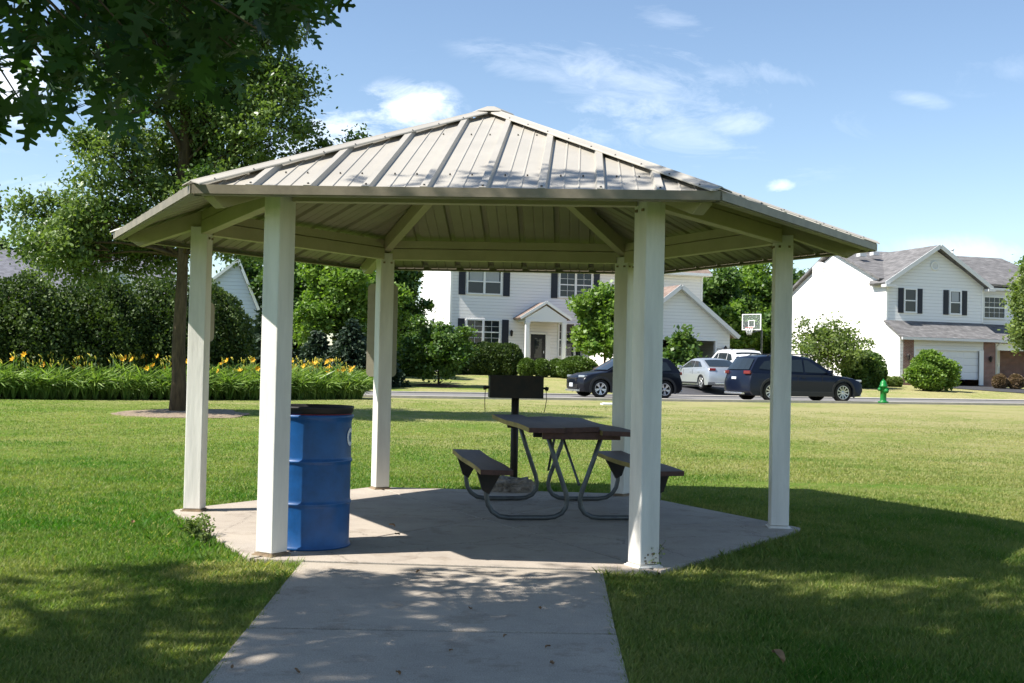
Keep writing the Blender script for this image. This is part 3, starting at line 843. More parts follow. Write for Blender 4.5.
# ------------------------------------------------------------------ grill
def build_grill():
    g = G(513.5, 485); root = empty('park_grill', (g.x, g.y, 0), R(4), 'black steel pedestal grill with two side handles standing behind the picnic table', 'grill')
    mb = MB(); mb.tube([(0, 0, -.2), (0, 0, .98)], .042, 16); mb.build('pedestal', M['black_steel'], root)
    zb = .955; w, d, h = .575, .40, .235
    mb = MB()
    mb.box((0, d/2, zb+h/2), (w, .006, h)); mb.box((0, -d/2, zb+h/2), (w, .006, h))
    for s in (-1, 1): mb.box((s*w/2, 0, zb+h/2), (.006, d-.008, h))
    mb.box((0, 0, zb+.003), (w-.008, d-.008, .006))
    mb.bar((-w/2-.006, -d/2, zb+h), (w/2+.006, -d/2, zb+h), .02, .014); mb.bar((-w/2-.006, d/2, zb+h), (w/2+.006, d/2, zb+h), .02, .014)
    mb.build('firebox', M['black_steel'], root)
    mb = MB()
    for i in range(19): mb.tube([(-.26+i*.029, -.19, zb+h-.03), (-.26+i*.029, .19, zb+h-.03)], .006, 6)
    mb.build('grate', M['black_steel'], root)
    for s in (-1, 1):
        mb = MB(); mb.tube([(s*(w/2), -.05, zb+.11), (s*(w/2+.06), -.05, zb+.11)], .012, 8)
        mb.tube([(s*(w/2+.035), -.05, zb+.11), (s*(w/2+.07), -.05, zb+.10)], .022, 8)
        mb.tube([(s*(w/2+.045), -.05, zb+.11), (s*(w/2+.05), -.05, zb-.03), (s*(w/2+.03 if s > 0 else w/2+.045), -.05, zb-.15)], .0045, 6)
        mb.build('handle', M['black_steel'], root)
    # rubble collar at the foot
build_grill()
def rock(name, c, dims, seed, label, material='stone', rz=0):
    rng = random.Random(seed); bm = bmesh.new(); bmesh.ops.create_icosphere(bm, subdivisions=4, radius=1)
    from mathutils import noise as mn
    for v in bm.verts:
        n = mn.noise(v.co*1.7+Vector((seed, 0, 0)))*.45+mn.noise(v.co*4+Vector((0, seed, 0)))*.28+mn.noise(v.co*11)*.08
        v.co *= 1+n; 
        for i in range(3): v.co[i] = math.copysign(abs(v.co[i])**.75, v.co[i])*dims[i]/2
    me = bpy.data.meshes.new(name); bm.to_mesh(me); bm.free(); me.materials.append(M[material])
    o = bpy.data.objects.new(name, me); COL.objects.link(o); o.location = c; o.rotation_euler = (0, 0, rz)
    tag(o, label, 'stone'); return o
gq = G(513, 493)
rock('rubble_stone', (gq.x, gq.y+.22, .03), (.46, .34, .21), 5, 'flat grey lump of broken concrete at the foot of the grill pedestal')

# ------------------------------------------------------------------ picnic table
def build_table():
    root = empty('picnic_table', (.44, 10.72, 0), R(9), 'picnic table with dark brown boards and two benches on looped grey tube legs', 'picnic table')
    rd = random.Random(4)
    def board(mb, x0, x1, y0, y1, z, t, tilt=0, dz0=0, dz1=0, cut=None):
        # long planks: faces: top(0) bottom(0) sunward left edge(1) ends(2)
        n = 8
        vs = []
        for i in range(n+1):
            y = y0+(y1-y0)*i/n; zz = z+dz0*(1-i/n)+dz1*(i/n)+.006*math.sin(i*.9)
            for x, s in ((x0, -1), (x1, 1)):
                vs.append((x, y, zz+s*tilt)); vs.append((x, y, zz-t+s*tilt))
        fs = []
        b = len(mb.v); mb.v += vs
        for i in range(n):
            a = b+4*i; c = a+4
            for f, m in (((a, a+2, c+2, c), 0), ((a+1, c+1, c+3, a+3), 0), ((a, c, c+1, a+1), 1), ((a+2, a+3, c+3, c+2), 0)):
                mb.f.append(list(f)); mb.m.append(m); mb.sm.append(False)
        for a, rev in ((b, 0), (b+4*n, 1)):
            f = [a, a+1, a+3, a+2]; mb.f.append(f[::-1] if rev else f); mb.m.append(2); mb.sm.append(False)
    tm = [M['wood_brown'], M['wood_edge'], M['wood_red']]
    mb = MB(); Lh = 1.08
    xs = [-.46, -.15, .15, .45]
    board(mb, xs[0], xs[1]-.012, -Lh, Lh, .800, .040, .000, .0, .012)
    board(mb, xs[1], xs[2]-.010, -Lh+.05, Lh-.02, .806, .040, .006, 0, -.01)
    board(mb, xs[2], xs[3], -Lh-.03, Lh, .792, .040, -.004, -.012, 0)
    mb.build('table_top', tm, root)
    for y in (-.72, .72, -.98):
        mb = MB(); mb.box((0, y, .735), (.72 if y > -.9 else .66, .04 if y > -.9 else .05, .065)); mb.build('batten', M['wood_red'] if y < -.9 else M['black_steel'], root, bevel=.006)
    for s in (-1, 1):
        mb = MB(); board(mb, s*.72-.135, s*.72+.135, -1.10, 1.02, .455, .04, .003*s, 0, .008); mb.build('bench_seat', tm, root)
    for y in (-.72, .72):
        for s in (-1, 1):
            pts = [(s*.24, y, .735), (s*.17, y, .52), (s*.07, y, .24), (s*.055, y, .17), (s*.065, y, .11), (s*.10, y, .060), (s*.16, y, .030), (s*.23, y, .022),
                   (s*.40, y, .022), (s*.56, y, .022), (s*.64, y, .035), (s*.70, y, .075), (s*.735, y, .13), (s*.75, y, .20), (s*.755, y, .33), (s*.755, y, .41)]
            # left-hand loops start left of centre at the top on one side and lean to the middle
            mb = MB(); mb.tube(pts, .021, 12); lg = mb.build('leg', M['galv'], root)
            mb = MB(); mb.prism([(s*.62, .415), (s*.84, .415), (s*.785, .25), (s*.73, .22)], lambda a, b, t: (a, t, b), y-.028, y+.028)
            mb.build('gusset', M['black_steel'], root)
    mb = MB(); mb.tube([(0, -.10, .73), (.05, -.70, .30)], .012, 8); mb.tube([(0, .10, .73), (.05, .70, .30)], .012, 8); mb.build('brace', M['galv'], root)
build_table()

# ------------------------------------------------------------------ hydrant
def build_hydrant():
    g = G(884.5, 401, hgt(12.7, 40)); root = empty('fire_hydrant', (13.85, 43.6, hgt(13.85, 43.6)+.03), R(20), 'green fire hydrant on the grass at the roadside in front of the right hand house', 'hydrant')
    root.scale = (1.12, 1.12, 1.12)
    mb = MB(); mb.lathe([(.001, 0), (.17, 0), (.17, .05), (.11, .06), (.10, .10), (.10, .52), (.135, .53), (.135, .58), (.11, .59), (.105, .66), (.07, .73), (.03, .755), (.001, .757)], 20)
    mb.build('barrel', M['hydrant'], root)
    mb = MB(); mb.lathe([(.03, .75), (.03, .80), (.001, .80)], 6, smooth=False); mb.build('operating_nut', M['hydrant'], root)
    for a in (0, 180, -90):
        mb = MB(); Mx = Matrix.Rotation(R(a), 4, 'Z') @ Matrix.Rotation(R(90), 4, 'Y')
        k = 1.3 if a == -90 else 1
        mb.lathe([(.045*k, .08), (.045*k, .14), (.062*k, .14), (.062*k, .18), (.02, .19), (.02, .215), (.001, .215)], 16, (0, 0, .45 if a != -90 else .40), 0, Mx)
        mb.build('nozzle_cap', M['hydrant'], root)
build_hydrant()

# ------------------------------------------------------------------ small things on the lawn
def dead_leaf(px, py, s, seed, label, z=0.0, rz=0):
    g = G(px, py, z); rng = np.random.default_rng(seed)
    mb = MB(); vs = []; k = 6
    for i in range(k+1):
        t = i/k-.5; w = .32*math.cos(t*2.6)
        for u in (-1, 0, 1): vs.append((u*w*s, t*s, s*(.18*abs(u)+.12*math.sin(t*5+seed))))
    fs = [(3*i+j, 3*i+j+1, 3*i+j+4, 3*i+j+3) for i in range(k) for j in (0, 1)]
    vs2 = [(x, y, z_+.002) for x, y, z_ in vs]
    mb.add(vs, fs, 0); mb.add(vs2, [tuple(reversed(f)) for f in fs], 0)
    o = mb.build('fallen_leaf', M['deadleaf'], fix=False); o.location = (g.x, g.y, g.z+.02); o.rotation_euler = (R(20), 0, rz)
    tag(o, label, 'leaf'); return o
dead_leaf(778, 661, .075, 1, 'curled brown leaf standing up in the shaded grass at lower right', .02, .6)
dead_leaf(392, 528, .05, 2, 'thin dark leaf lying on the slab in the shade left of the table', .0, 1.4)
dead_leaf(397, 537, .04, 3, 'small dark leaf on the slab just in front of another leaf', .0, 1.2)
dead_leaf(133, 525, .05, 4, 'pale dead leaf in the sunlit grass left of the slab', .01, .3)
g = G(608, 408, .08); mb = MB(); mb.box((0, 0, .03), (.42, .30, .05)); mb.box((0, 0, .06), (.30, .22, .02))
o = mb.build('utility_cover', M['white_trim'], bevel=.01); o.location = (g.x, g.y, hgt(g.x, g.y)-.01); o.rotation_euler = (0, 0, .2)
tag(o, 'low white cover lying in the far lawn left of the rear right post', 'cover')
mb = MB(); g2 = G(615.5, 404, .1); mb.box((0, 0, .42), (.045, .03, .86)); mb.box((0, 0, .86), (.04, .026, .03)); o = mb.build('marker_stake', M['white_trim']); o.location = (g2.x, g2.y, hgt(g2.x, g2.y)-.05)
tag(o, 'thin white marker stake in the lawn close to the dark small suv', 'stake')

for i, (px, py) in enumerate(((232, 672), (297, 676), (398, 678), (451, 655), (548, 651), (552, 668), (470, 612), (540, 612), (418, 575), (505, 640))):
    o_ = dead_leaf(px, py, .022+.006*(i % 3), 30+i, 'tiny dark dry leaf lying on the concrete path', -.018, i*1.3); o_['group'] = 'tiny dry leaves on the path'
# weeds at the slab edge
def weed(px, py, label, seed, n=420, r=.13, z=0, leaf=.035, dry=0):
    g = G(px, py, z); rng = np.random.default_rng(seed); root = empty('weed', (g.x, g.y, -.03), 0, label, 'weed')
    mb = MB(); P = []
    for i in range(14):
        a = rng.uniform(0, 2*PI); q = Vector((math.cos(a)*r*rng.uniform(.3, 1.1), math.sin(a)*r*rng.uniform(.3, 1.1), rng.uniform(.06, .20)))
        c = curve_pts((0, 0, 0), q, (0, 0, .05), 4); mb.tube(c, [.003, .003, .002, .002, .001], 4)
        for t in np.linspace(.2, 1, n//14): 
            k = min(3, int(t*4)); p = c[k].lerp(c[k+1], t*4-k); P.append(np.array(p)+rng.normal(0, .012, 3))
    mb.build('stem', M['bark'], root, fix=False)
    leaf_object('foliage', np.array(P), leaf*rng.uniform(.6, 1.2, len(P)), T_OVAL, M['leaf_pale'], root, rng)
weed(196, 536, 'leafy pale green weed growing over the left corner edge of the slab', 21)
weed(206, 543, 'smaller weed with dark seed heads beside the larger leafy weed', 22, 200, .08, leaf=.028)
weed(650, 566, 'low tuft of weeds at the foot of the front right post', 23, 140, .12, leaf=.02)

# ------------------------------------------------------------------ trees and shrubs
def oak():
    rng = np.random.default_rng(5)
    base = Vector((-5.5, 2.7, 0))
    bp = [(-60, 150), (0, 148), (25, 158), (45, 138), (60, 128), (78, 140), (100, 120), (135, 148), (150, 112), (175, 88), (205, 104), (235, 72), (262, 60), (290, 42), (330, 18), (358, 0), (380, -25)]
    P = []; br = []
    hub = Vector((-2.7, 4.6, 3.75))-base
    for i in range(600):
        px = rng.uniform(-70, 332)
        if i % 7 == 0: continue
        b = np.interp(px, [a for a, _ in bp], [c for _, c in bp])-8
        top = -60
        py = b-18-(b-top)*rng.random()**1.15
        d = rng.uniform(4.4, 6.6)
        q = D(px, py, d)
        # bright openings near the middle and by the left edge
        if (px-12)**2/24**2+(py-62)**2/22**2 < 1 or (px-150)**2/10**2+(py-52)**2/9**2 < 1 or (px-92)**2/9**2+(py-66)**2/8**2 < 1 or (px-58)**2/7**2+(py-92)**2/9**2 < 1 or (px-128)**2/9**2+(py-95)**2/7**2 < 1 or (px-95)**2/13**2+(py-22)**2/16**2 < 1 or (px-20)**2/16**2+(py-14)**2/12**2 < 1: continue
        q = q-base
        for j in range(3): P.append(np.array(q)+rng.normal(0, .05, 3))
        if i % 4 == 0: br.append((hub if i % 8 else Vector((-3.2, 5.0, 3.9))-base, q, .012))
    br.append((Vector((0, 0, 3.3)), hub, .05)); br.append((Vector((0, 0, 3.3)), Vector((-3.2, 5.0, 3.9))-base, .045))
    blobs = []
    rd = random.Random(9)
    for i in range(26):
        a = rd.uniform(0, 2*PI); rr = rd.uniform(1.3, 3.9); z = rd.uniform(5.2, 10.5); rr *= 1 if z < 9 else .7
        blobs.append((math.cos(a)*rr, min(1.6, math.sin(a)*rr)-.45, z, rd.uniform(1.0, 1.6), rd.uniform(1.0, 1.6), rd.uniform(.7, 1.1)))
    for (x, y, z) in ((3.6, .8, 7.5), (4.2, -.8, 8.5), (3.8, 1.0, 8.9), (2.0, 1.3, 7.2), (-1.6, 1.5, 6.8), (4.6, .3, 9.6), (3, -2.6, 8), (4.9, .9, 9.9), (-2.8, 1.5, 7.5), (4.9, -1.8, 9.3), (5.6, .6, 10.6), (3.4, 2.6, 8.4), (4.5, 2.7, 9.2), (5.6, 2.4, 10.0), (5.0, 1.6, 8.8)):
        blobs.append((x, y, z, 1.5, 1.4, .9))
    for q in ((1.2, 2.6, 8.0), (2.3, 2.7, 8.2), (3.0, 3.1, 8.4), (.2, 2.3, 7.8)): blobs.append((*q, .95, .8, .55))
    make_tree('oak_tree', 'large oak with dark lobed leaves whose low branches hang into the top left corner', 'tree', base, 4.6, .27, blobs, 25000, .165, 'leaf_oak',
              seed=3, clumps=400, crad=.38, tmpl=T_OAK, down=.5, extra=(np.array(P), br))
oak()
def vt(px, d, top_py, wpx):
    """foot position, half width and height over the foot for a plant seen at this pixel column and distance"""
    q = D(px, top_py, d); b = Vector((q.x, d, hgt(q.x, d)-.04)); return b, wpx/2*d/F, q.z-b.z

# mid tree left
b = D(178, 412, 26.3); base = Vector((b.x, 26.3, hgt(b.x, 26.3)-.05))
K = 26.3/F
def bl(px, py, r, dy=0, ry=None, rz=None):
    q = D(px, py, 26.3); return (q.x-base.x, dy, q.z-base.z, r*K, (ry or r)*K, (rz or r*.75)*K)
blobs = [bl(75, 250, 40, -.9, rz=24), bl(45, 245, 28, .5), bl(112, 232, 40, .4), bl(60, 235, 44, .3), bl(100, 215, 42, -.6), bl(30, 215, 26), bl(130, 255, 42, .8, rz=22), bl(85, 262, 38, -.4, rz=22), bl(165, 200, 50, .2), bl(120, 160, 44, -.8), bl(215, 170, 50, .9),
         bl(260, 130, 46, -.4), bl(295, 160, 30, .5), bl(200, 110, 55, .3), bl(150, 90, 50, -.6), bl(250, 70, 52, .6), bl(295, 85, 30, -.2), bl(190, 40, 60, -.3), bl(255, 20, 48, .4), bl(130, 30, 44, .8),
         bl(200, -30, 60, 0), bl(160, 150, 60, 1.6), bl(220, 220, 42, 1.2), bl(240, 245, 30, -.5, rz=14), bl(320, 150, 13, .3, rz=9), bl(358, 140, 13, .3, rz=6), bl(306, 125, 14), bl(60, 200, 20), bl(225, 200, 40, -1.2)]
make_tree('shade_tree', 'leafy deciduous tree in a mulch ring, its trunk just left of the shelter', 'tree', base, 4.7, .175, blobs, 98000, .105, 'leaf_mid', seed=12, clumps=820, crad=.31, tmpl=T_OVAL, down=.15, topr=.15, hollow=.15)

# daylily bed
def lilies():
    rng = np.random.default_rng(31)
    A = np.array([-20.5, 26.4]); B = np.array([-4.55, 36.35]); L_ = np.linalg.norm(B-A); t = (B-A)/L_; nn = np.array([-t[1], t[0]])
    n_cl = 2600
    P = []; T = []; S = []; TI = []
    for i in range(n_cl):
        u = rng.random()*L_; v = rng.random()*2.1
        if u > L_-1.2: v *= .6+.4*(L_-u)/1.2
        c = A+t*u+nn*v; z = hgt(c[0], c[1])-.04
        k = 26; a = rng.uniform(0, 2*PI, k); lean = rng.uniform(.05, .5, k)
        tint = np.clip(rng.normal(.4, .25, k), 0, 1)
        hgt_ = rng.uniform(.80, 1.15, k)*rng.uniform(.62, 1.28)*(.8+.2*min(1, v/.8))
        for j in range(k):
            d = np.array([math.cos(a[j])*lean[j], math.sin(a[j])*lean[j], 1.0]); d /= np.linalg.norm(d)
            p0 = np.array([c[0], c[1], z]); l1 = hgt_[j]*.6
            P.append(p0); T.append(d); S.append(l1); TI.append(tint[j])
            d2 = np.array([math.cos(a[j]), math.sin(a[j]), rng.uniform(-.6, .7)]); d2 /= np.linalg.norm(d2)
            P.append(p0+d*l1*.93); T.append(d2); S.append(hgt_[j]*.5); TI.append(tint[j]+.15)
    P = np.array(P); T = np.array(T)
    tm = ([(-.028, 0, 0), (.028, 0, 0), (.032, .6, .01), (0, 1, 0), (-.032, .6, .01)], [(0, 1, 2, 3, 4)])
    o = leaf_object('daylily_bed', P, np.array(S), tm, M['leaf_lily'], None, rng, tint=np.array(TI), T=T)
    o.data.materials.append(M['flower']); o.data.materials.append(M['flower_y'])
    # flowers and stalks joined into the same bed
    mb = MB()
    for i in range(760):
        u = rng.random()*L_; v = .3+rng.random()*1.7; c = A+t*u+nn*v; z = hgt(c[0], c[1]); h = rng.uniform(.74, 1.16)
        ax = rng.uniform(-.1, .1, 2)
        top = Vector((c[0]+ax[0], c[1]+ax[1], z+h)); mb.tube([(c[0], c[1], z), top], .008, 4, 0)
        big = rng.random() < .22
        cl_ = 1 if big else 2; s = .085 if big else .045
        f = Vector((rng.uniform(-1, .4), rng.uniform(-1.2, -.2), rng.uniform(.1, .8))).normalized(); s1 = f.cross(Vector((0, 0, 1))).normalized(); s2 = s1.cross(f)
        if big:
            for q in range(6):
                an = q*PI/3; e = s1*math.cos(an)+s2*math.sin(an); w = f.cross(e)
                vs = [top, top+e*s*.6+f*s*.6+w*s*.28, top+e*s*1.15+f*s*.75, top+e*s*.6+f*s*.6-w*s*.28]
                mb.add(vs, [(0, 1, 2, 3)], cl_)
        else:
            for q in range(3):
                o_ = Vector(rng.normal(0, .035, 3)); mb.tube([top+o_, top+o_+Vector((0, 0, .03))+f*.03, top+o_+f*.07+Vector((0, 0, .05))], [.008, .016, .004], 5, cl_ if q else 0)
    fo = mb.build('flowers_tmp', [M['leaf_lily'], M['flower'], M['flower_y']], fix=False)
    bpy.context.view_layer.update()
    for x in bpy.data.objects: x.select_set(False)
    fo.select_set(True); o.select_set(True); bpy.context.view_layer.objects.active = o
    bpy.ops.object.join()
    tag(o, 'long bed of daylilies with strappy leaves and orange flowers below the dark hedge', 'flower bed', kind='stuff')
lilies()

# big dark shrubs behind the lilies
def hb(px, d, top, w, seed, label, n=42000, m='leaf_hedge', leaf=.075, group='dark shrubs behind the daylilies'):
    b, r, h = vt(px, d, top, w)
    bs = [(0, 0, h*.52, r, 1.5, h*.5), (-r*.45, -.3, h*.38, r*.7, 1.4, h*.40), (r*.45, -.2, h*.40, r*.65, 1.4, h*.42), (0, -.4, h*.25, r*.95, 1.5, h*.28), (r*.1, .1, h*.70, r*.6, 1.1, h*.3)]
    return shell_bush('evergreen_shrub', label, 'shrub', b, bs, n, leaf, m, seed, group, rough=.15)
hb(-75, 32.5, 272, 150, 1, 'dark shrub at the left edge of the row behind the daylilies')
hb(20, 33.5, 276, 120, 2, 'broad dark shrub left of centre in the row behind the daylilies')
hb(95, 34.6, 277, 110, 3, 'dark shrub in the middle of the row, below the crown of the shade tree')
hb(160, 35.8, 279, 105, 4, 'dark shrub directly behind the trunk of the shade tree')
hb(210, 37.2, 286, 84, 5, 'dark rounded shrub at the right end of the row in front of the pale gable')

GR_BG = 'trees beyond the road'
def dec(px, d, top, w, seed, label, m='leaf_green', n=9000, leaf=None, name='deciduous_tree', group=GR_BG, clear=.22, lean=0, clumps=170, low=.08, tr=None, hol=.3):
    b, r, h = vt(px, d, top, w); rd = random.Random(seed); leaf = (leaf*.66 if leaf else .0027*d); n = int(n*2.2); clumps = int(clumps*1.4)
    bs = []
    z0 = h*clear
    for i in range(13):
        t = (i+.5)/13; z = z0+(h-z0)*(.08+.84*t)
        env = math.sin(PI*min(1, .22+t*.74))**.8
        a = rd.uniform(0, 2*PI) if i % 2 else (i % 4)*PI/2*1.0+rd.uniform(-.6, .6)
        off = r*env*rd.uniform(.35, .62)
        rr = (r*env*rd.uniform(.30, .52)+.10*r)*rd.uniform(.7, 1.15); off *= rd.uniform(.8, 1.25)
        bs.append((math.cos(a)*off+lean*t, math.sin(a)*off, z, rr, rr, rr*.72))
    bs.append((0, 0, z0+(h-z0)*.5, r*.5, r*.5, (h-z0)*.4))
    for i in range(7):
        a = rd.uniform(0, 2*PI); t = rd.uniform(.1, .95); q = r*(.75+.25*math.sin(PI*t))*rd.uniform(.8, 1.05)
        bs.append((math.cos(a)*q, math.sin(a)*q, z0+(h-z0)*t, r*.17, r*.17, r*.13))
    return make_tree(name, label, 'tree', b, z0+(h-z0)*.35, tr or max(.035, h*.018), bs, n, leaf, m, seed=seed, clumps=clumps, crad=r*.20, group=group, hollow=hol)
def spruce(px, d, top, w, seed, label, m='leaf_spruce', n=16000, name='spruce_tree', group=GR_BG, leaf=None):
    b, r, h = vt(px, d, top, w); rng = np.random.default_rng(seed)
    root = empty(name, b, 0, label, 'tree', group)
    mb = MB(); mb.tube([(0, 0, -.2), (0, 0, h*.5), (0, 0, h*.97)], [h*.02, h*.012, .01], 8)
    P = []; T = []; TI = []
    tiers = 26
    for i in range(tiers):
        t = i/(tiers-1); z = h*(.05+.9*t); rr = r*(1-t)**.85+.05
        nb = max(5, int(15*(1-t)+5))
        for k in range(nb):
            a = rng.uniform(0, 2*PI); l = rr*rng.uniform(.75, 1.08); dr = -.22*l
            e = np.array([math.cos(a)*l, math.sin(a)*l, z+dr]); 
            if k % 3 == 0: mb.tube([(0, 0, z), (e[0]*.6, e[1]*.6, z+dr*.4), tuple(e)], [.03, .02, .006], 4)
            m_ = max(4, int(n/(tiers*13)*(l/r+.2)))
            s = rng.uniform(.15, 1, m_)**.7
            p = np.array([0, 0, z])+(e-np.array([0, 0, z]))*s[:, None]+rng.normal(0, .055*r, (m_, 3))
            P.append(p); tt = np.tile(np.array([math.cos(a), math.sin(a), -.35]), (m_, 1))+rng.normal(0, .45, (m_, 3)); T.append(tt/np.linalg.norm(tt, axis=1)[:, None]); TI.append(np.clip(s*.7+rng.normal(0, .2, m_), 0, 1))
    mb.build('trunk', M['bark'], root, fix=False)
    P = np.concatenate(P); P[:, 2] = np.maximum(P[:, 2], .05)
    leaf_object('crown', P, (leaf*.8 if leaf else .0042*d)*rng.uniform(.7, 1.3, len(P)), T_OVAL, M[m], root, rng, tint=np.concatenate(TI), T=np.concatenate(T))
    return root
# left background
spruce(-8, 66, 172, 62, 41, 'dark pointed evergreen at the far left edge above the grey roof')
dec(252, 72, 232, 46, 42, 'mid green tree rising just right of the pale blue gable', 'leaf_green', 7000)
spruce(278, 58, 262, 70, 43, 'dark evergreen seen beside the front left post above the daylilies')
dec(338, 56, 236, 92, 44, 'bright green leafy tree between the left posts above the drum', 'leaf_bright', 12000)
spruce(352, 53, 318, 70, 45, 'low dark spruce in front of the bright green tree', leaf=.26)
spruce(318, 54, 330, 60, 46, 'squat dark spruce at the left of the low evergreens', leaf=.26)
spruce(378, 55, 330, 60, 146, 'small dark spruce standing behind the rear left post', leaf=.26)
dec(300, 64, 225, 80, 47, 'dark green tree behind the bright green tree', 'leaf_green', 9000)
dec(402, 69.5, 232, 56, 48, 'green tree hugging the left wall of the central house', 'leaf_green', 11000, clear=.1)
dec(384, 63, 262, 50, 49, 'narrow green tree behind the rear left post', 'leaf_bright', 6000)
# in front of the central house
dec(440, 57, 322, 62, 51, 'small ornamental tree in a dark mulch ring on the central lawn', 'leaf_green', 12000, leaf=.20, clear=.20, group=None, tr=.06, name='ornamental_tree', clumps=150, hol=.1)
b, r, h = vt(416, 66, 334, 62); shell_bush('shrub', 'pale rounded shrub against the left corner of the central house', 'shrub', b, [(0, 0, h*.5, r, 1.4, h*.5), (-.5, -.2, h*.35, r*.8, 1.3, h*.38)], 5500, .22, 'leaf_green', 52)
b, r, h = vt(483, 70.5, 343, 76); shell_bush('hedge', 'tall clipped dark hedge below the left windows of the central house', 'hedge', b, [(x, 0, h*.5, r*.36, .8, h*.5) for x in (-r*.7, -r*.35, 0, r*.35, r*.7)], 9000, .19, 'leaf_hedge', 53, rough=.05)
b, r, h = vt(542, 69.8, 359, 46); shell_bush('hedge', 'low clipped bright hedge in front of the porch', 'hedge', b, [(x, 0, h*.5, r*.4, .6, h*.5) for x in (-r*.65, 0, r*.65)], 4500, .15, 'leaf_box', 54, rough=.05)
b, r, h = vt(577, 69, 357, 40); shell_bush('shrub', 'round clipped bright bush right of the porch hedge', 'shrub', b, [(0, 0, h*.48, r, r, h*.52)], 4000, .15, 'leaf_box', 55, rough=.05)
dec(606, 66.5, 284, 68, 56, 'bright green young tree in front of the right windows of the central house', 'leaf_bright', 9000, leaf=.30, clear=.24, group=None, tr=.07, name='young_tree', clumps=110)
b, r, h = vt(682, 60.5, 325, 50)
make_tree('pyramidal_tree', 'pointed leafy small tree in front of the open garage', 'tree', b, h*.7, .06, [(0, 0, h*.22, r, r, h*.2), (-r*.2, -.2, h*.42, r*.72, r*.7, h*.2), (r*.1, 0, h*.6, r*.48, r*.5, h*.18), (0, 0, h*.8, r*.24, r*.25, h*.17), (r*.5, 0, h*.18, r*.55, r*.5, h*.15)], 9000, .21, 'leaf_green', seed=57, clumps=150, crad=.30)
# between the houses
for i, (px, d, top, w, m_, lb) in enumerate([(718, 92, 262, 74, 'leaf_green', 'tall green tree right behind the open garage roof'), (752, 98, 255, 86, 'leaf_bright', 'wide light green tree behind the basketball backboard'),
        (792, 95, 262, 64, 'leaf_green', 'green tree left of the white wall of the right hand house'), (735, 84, 300, 60, 'leaf_bright', 'lower light green tree behind the hoop pole, nearest of its group'),
        (775, 86, 305, 56, 'leaf_green', 'lower mid green tree between hoop and right hand post'), (700, 99, 270, 60, 'leaf_green', 'green tree mostly hidden by the eave of the central house')]):
    dec(px, d, top, w, 60+i, lb, m_, 13000, leaf=.40, clear=.05, clumps=260)
dec(829, 62.5, 318, 78, 71, 'sparse pale green multi-stem tree in front of the white side wall', 'leaf_pale', 3000, leaf=.20, clear=.25, group=None, tr=.05, clumps=120, name='sparse_tree')
b, r, h = vt(863, 64, 352, 42); shell_bush('shrub', 'dense dark green round bush against the white side wall', 'shrub', b, [(0, 0, h*.48, r, r, h*.52), (r*.3, -.2, h*.35, r*.7, r*.6, h*.4)], 5000, .19, 'leaf_green', 72)
b, r, h = vt(932, 62, 349, 50); shell_bush('shrub', 'big bright bush in front of the white garage door', 'shrub', b, [(0, 0, h*.42, r*.86, r*.9, h*.40), (-r*.15, -.2, h*.68, r*.5, r*.5, h*.28), (r*.5, -.1, h*.45, r*.5, r*.6, h*.30), (-r*.55, -.2, h*.40, r*.42, r*.5, h*.28)], 8000, .19, 'leaf_bright', 73, rough=.24)
for px, lb in ((1000, 'brownish clipped ball shrub nearest the brick pillar'), (1016, 'brownish clipped ball shrub further right of the brick pillar')):
    b, r, h = vt(px, 68, 374.5, 14); shell_bush('ball_shrub', lb, 'shrub', b, [(0, 0, h*.5, r, r, h*.5)], 1800, .12, 'leaf_brown', int(px), 'brown ball shrubs by the brick porch', rough=.05)
for i, px in enumerate((878, 888, 896)):
    b, r, h = vt(px, 66.2, 377, 12); shell_bush('low_plant', ['yellow green low plant beside the dark bush', 'yellow green low plant in the middle of three by the white wall', 'yellow green low plant nearest the brick corner'][i], 'plant', b, [(0, 0, h*.5, r, r, h*.5)], 700, .16, 'leaf_pale', 80+i, 'low plants along the white wall')
dec(1046, 58, 256, 76, 84, 'yellowish green tree entering at the right edge in front of the upper window', 'leaf_pale', 8000, leaf=.24, clear=.34, group=None, clumps=160)
dec(1022, 92, 260, 70, 85, 'green tree behind the roof of the right hand house', 'leaf_green', 8000, leaf=.4)
# wider surroundings, seen from a step to the side
wid = [(-170, 70, 225, 120, 'leaf_green'), (-300, 82, 215, 130, 'leaf_bright'), (-430, 90, 230, 140, 'leaf_green'), (1130, 84, 240, 110, 'leaf_green'), (1240, 92, 225, 120, 'leaf_bright'), (1380, 100, 235, 130, 'leaf_green')]
for i, (px, d, top, w, m_) in enumerate(wid):
    dec(px, d, top, w, 90+i, ['round green tree left of the grey roofed house', 'lighter green tree further left beyond the road', 'leftmost green tree beyond the road', 'green tree right of the right hand house', 'lighter green tree at far right', 'rightmost green tree beyond the houses'][i], m_, 6000, leaf=.5, clear=.1)

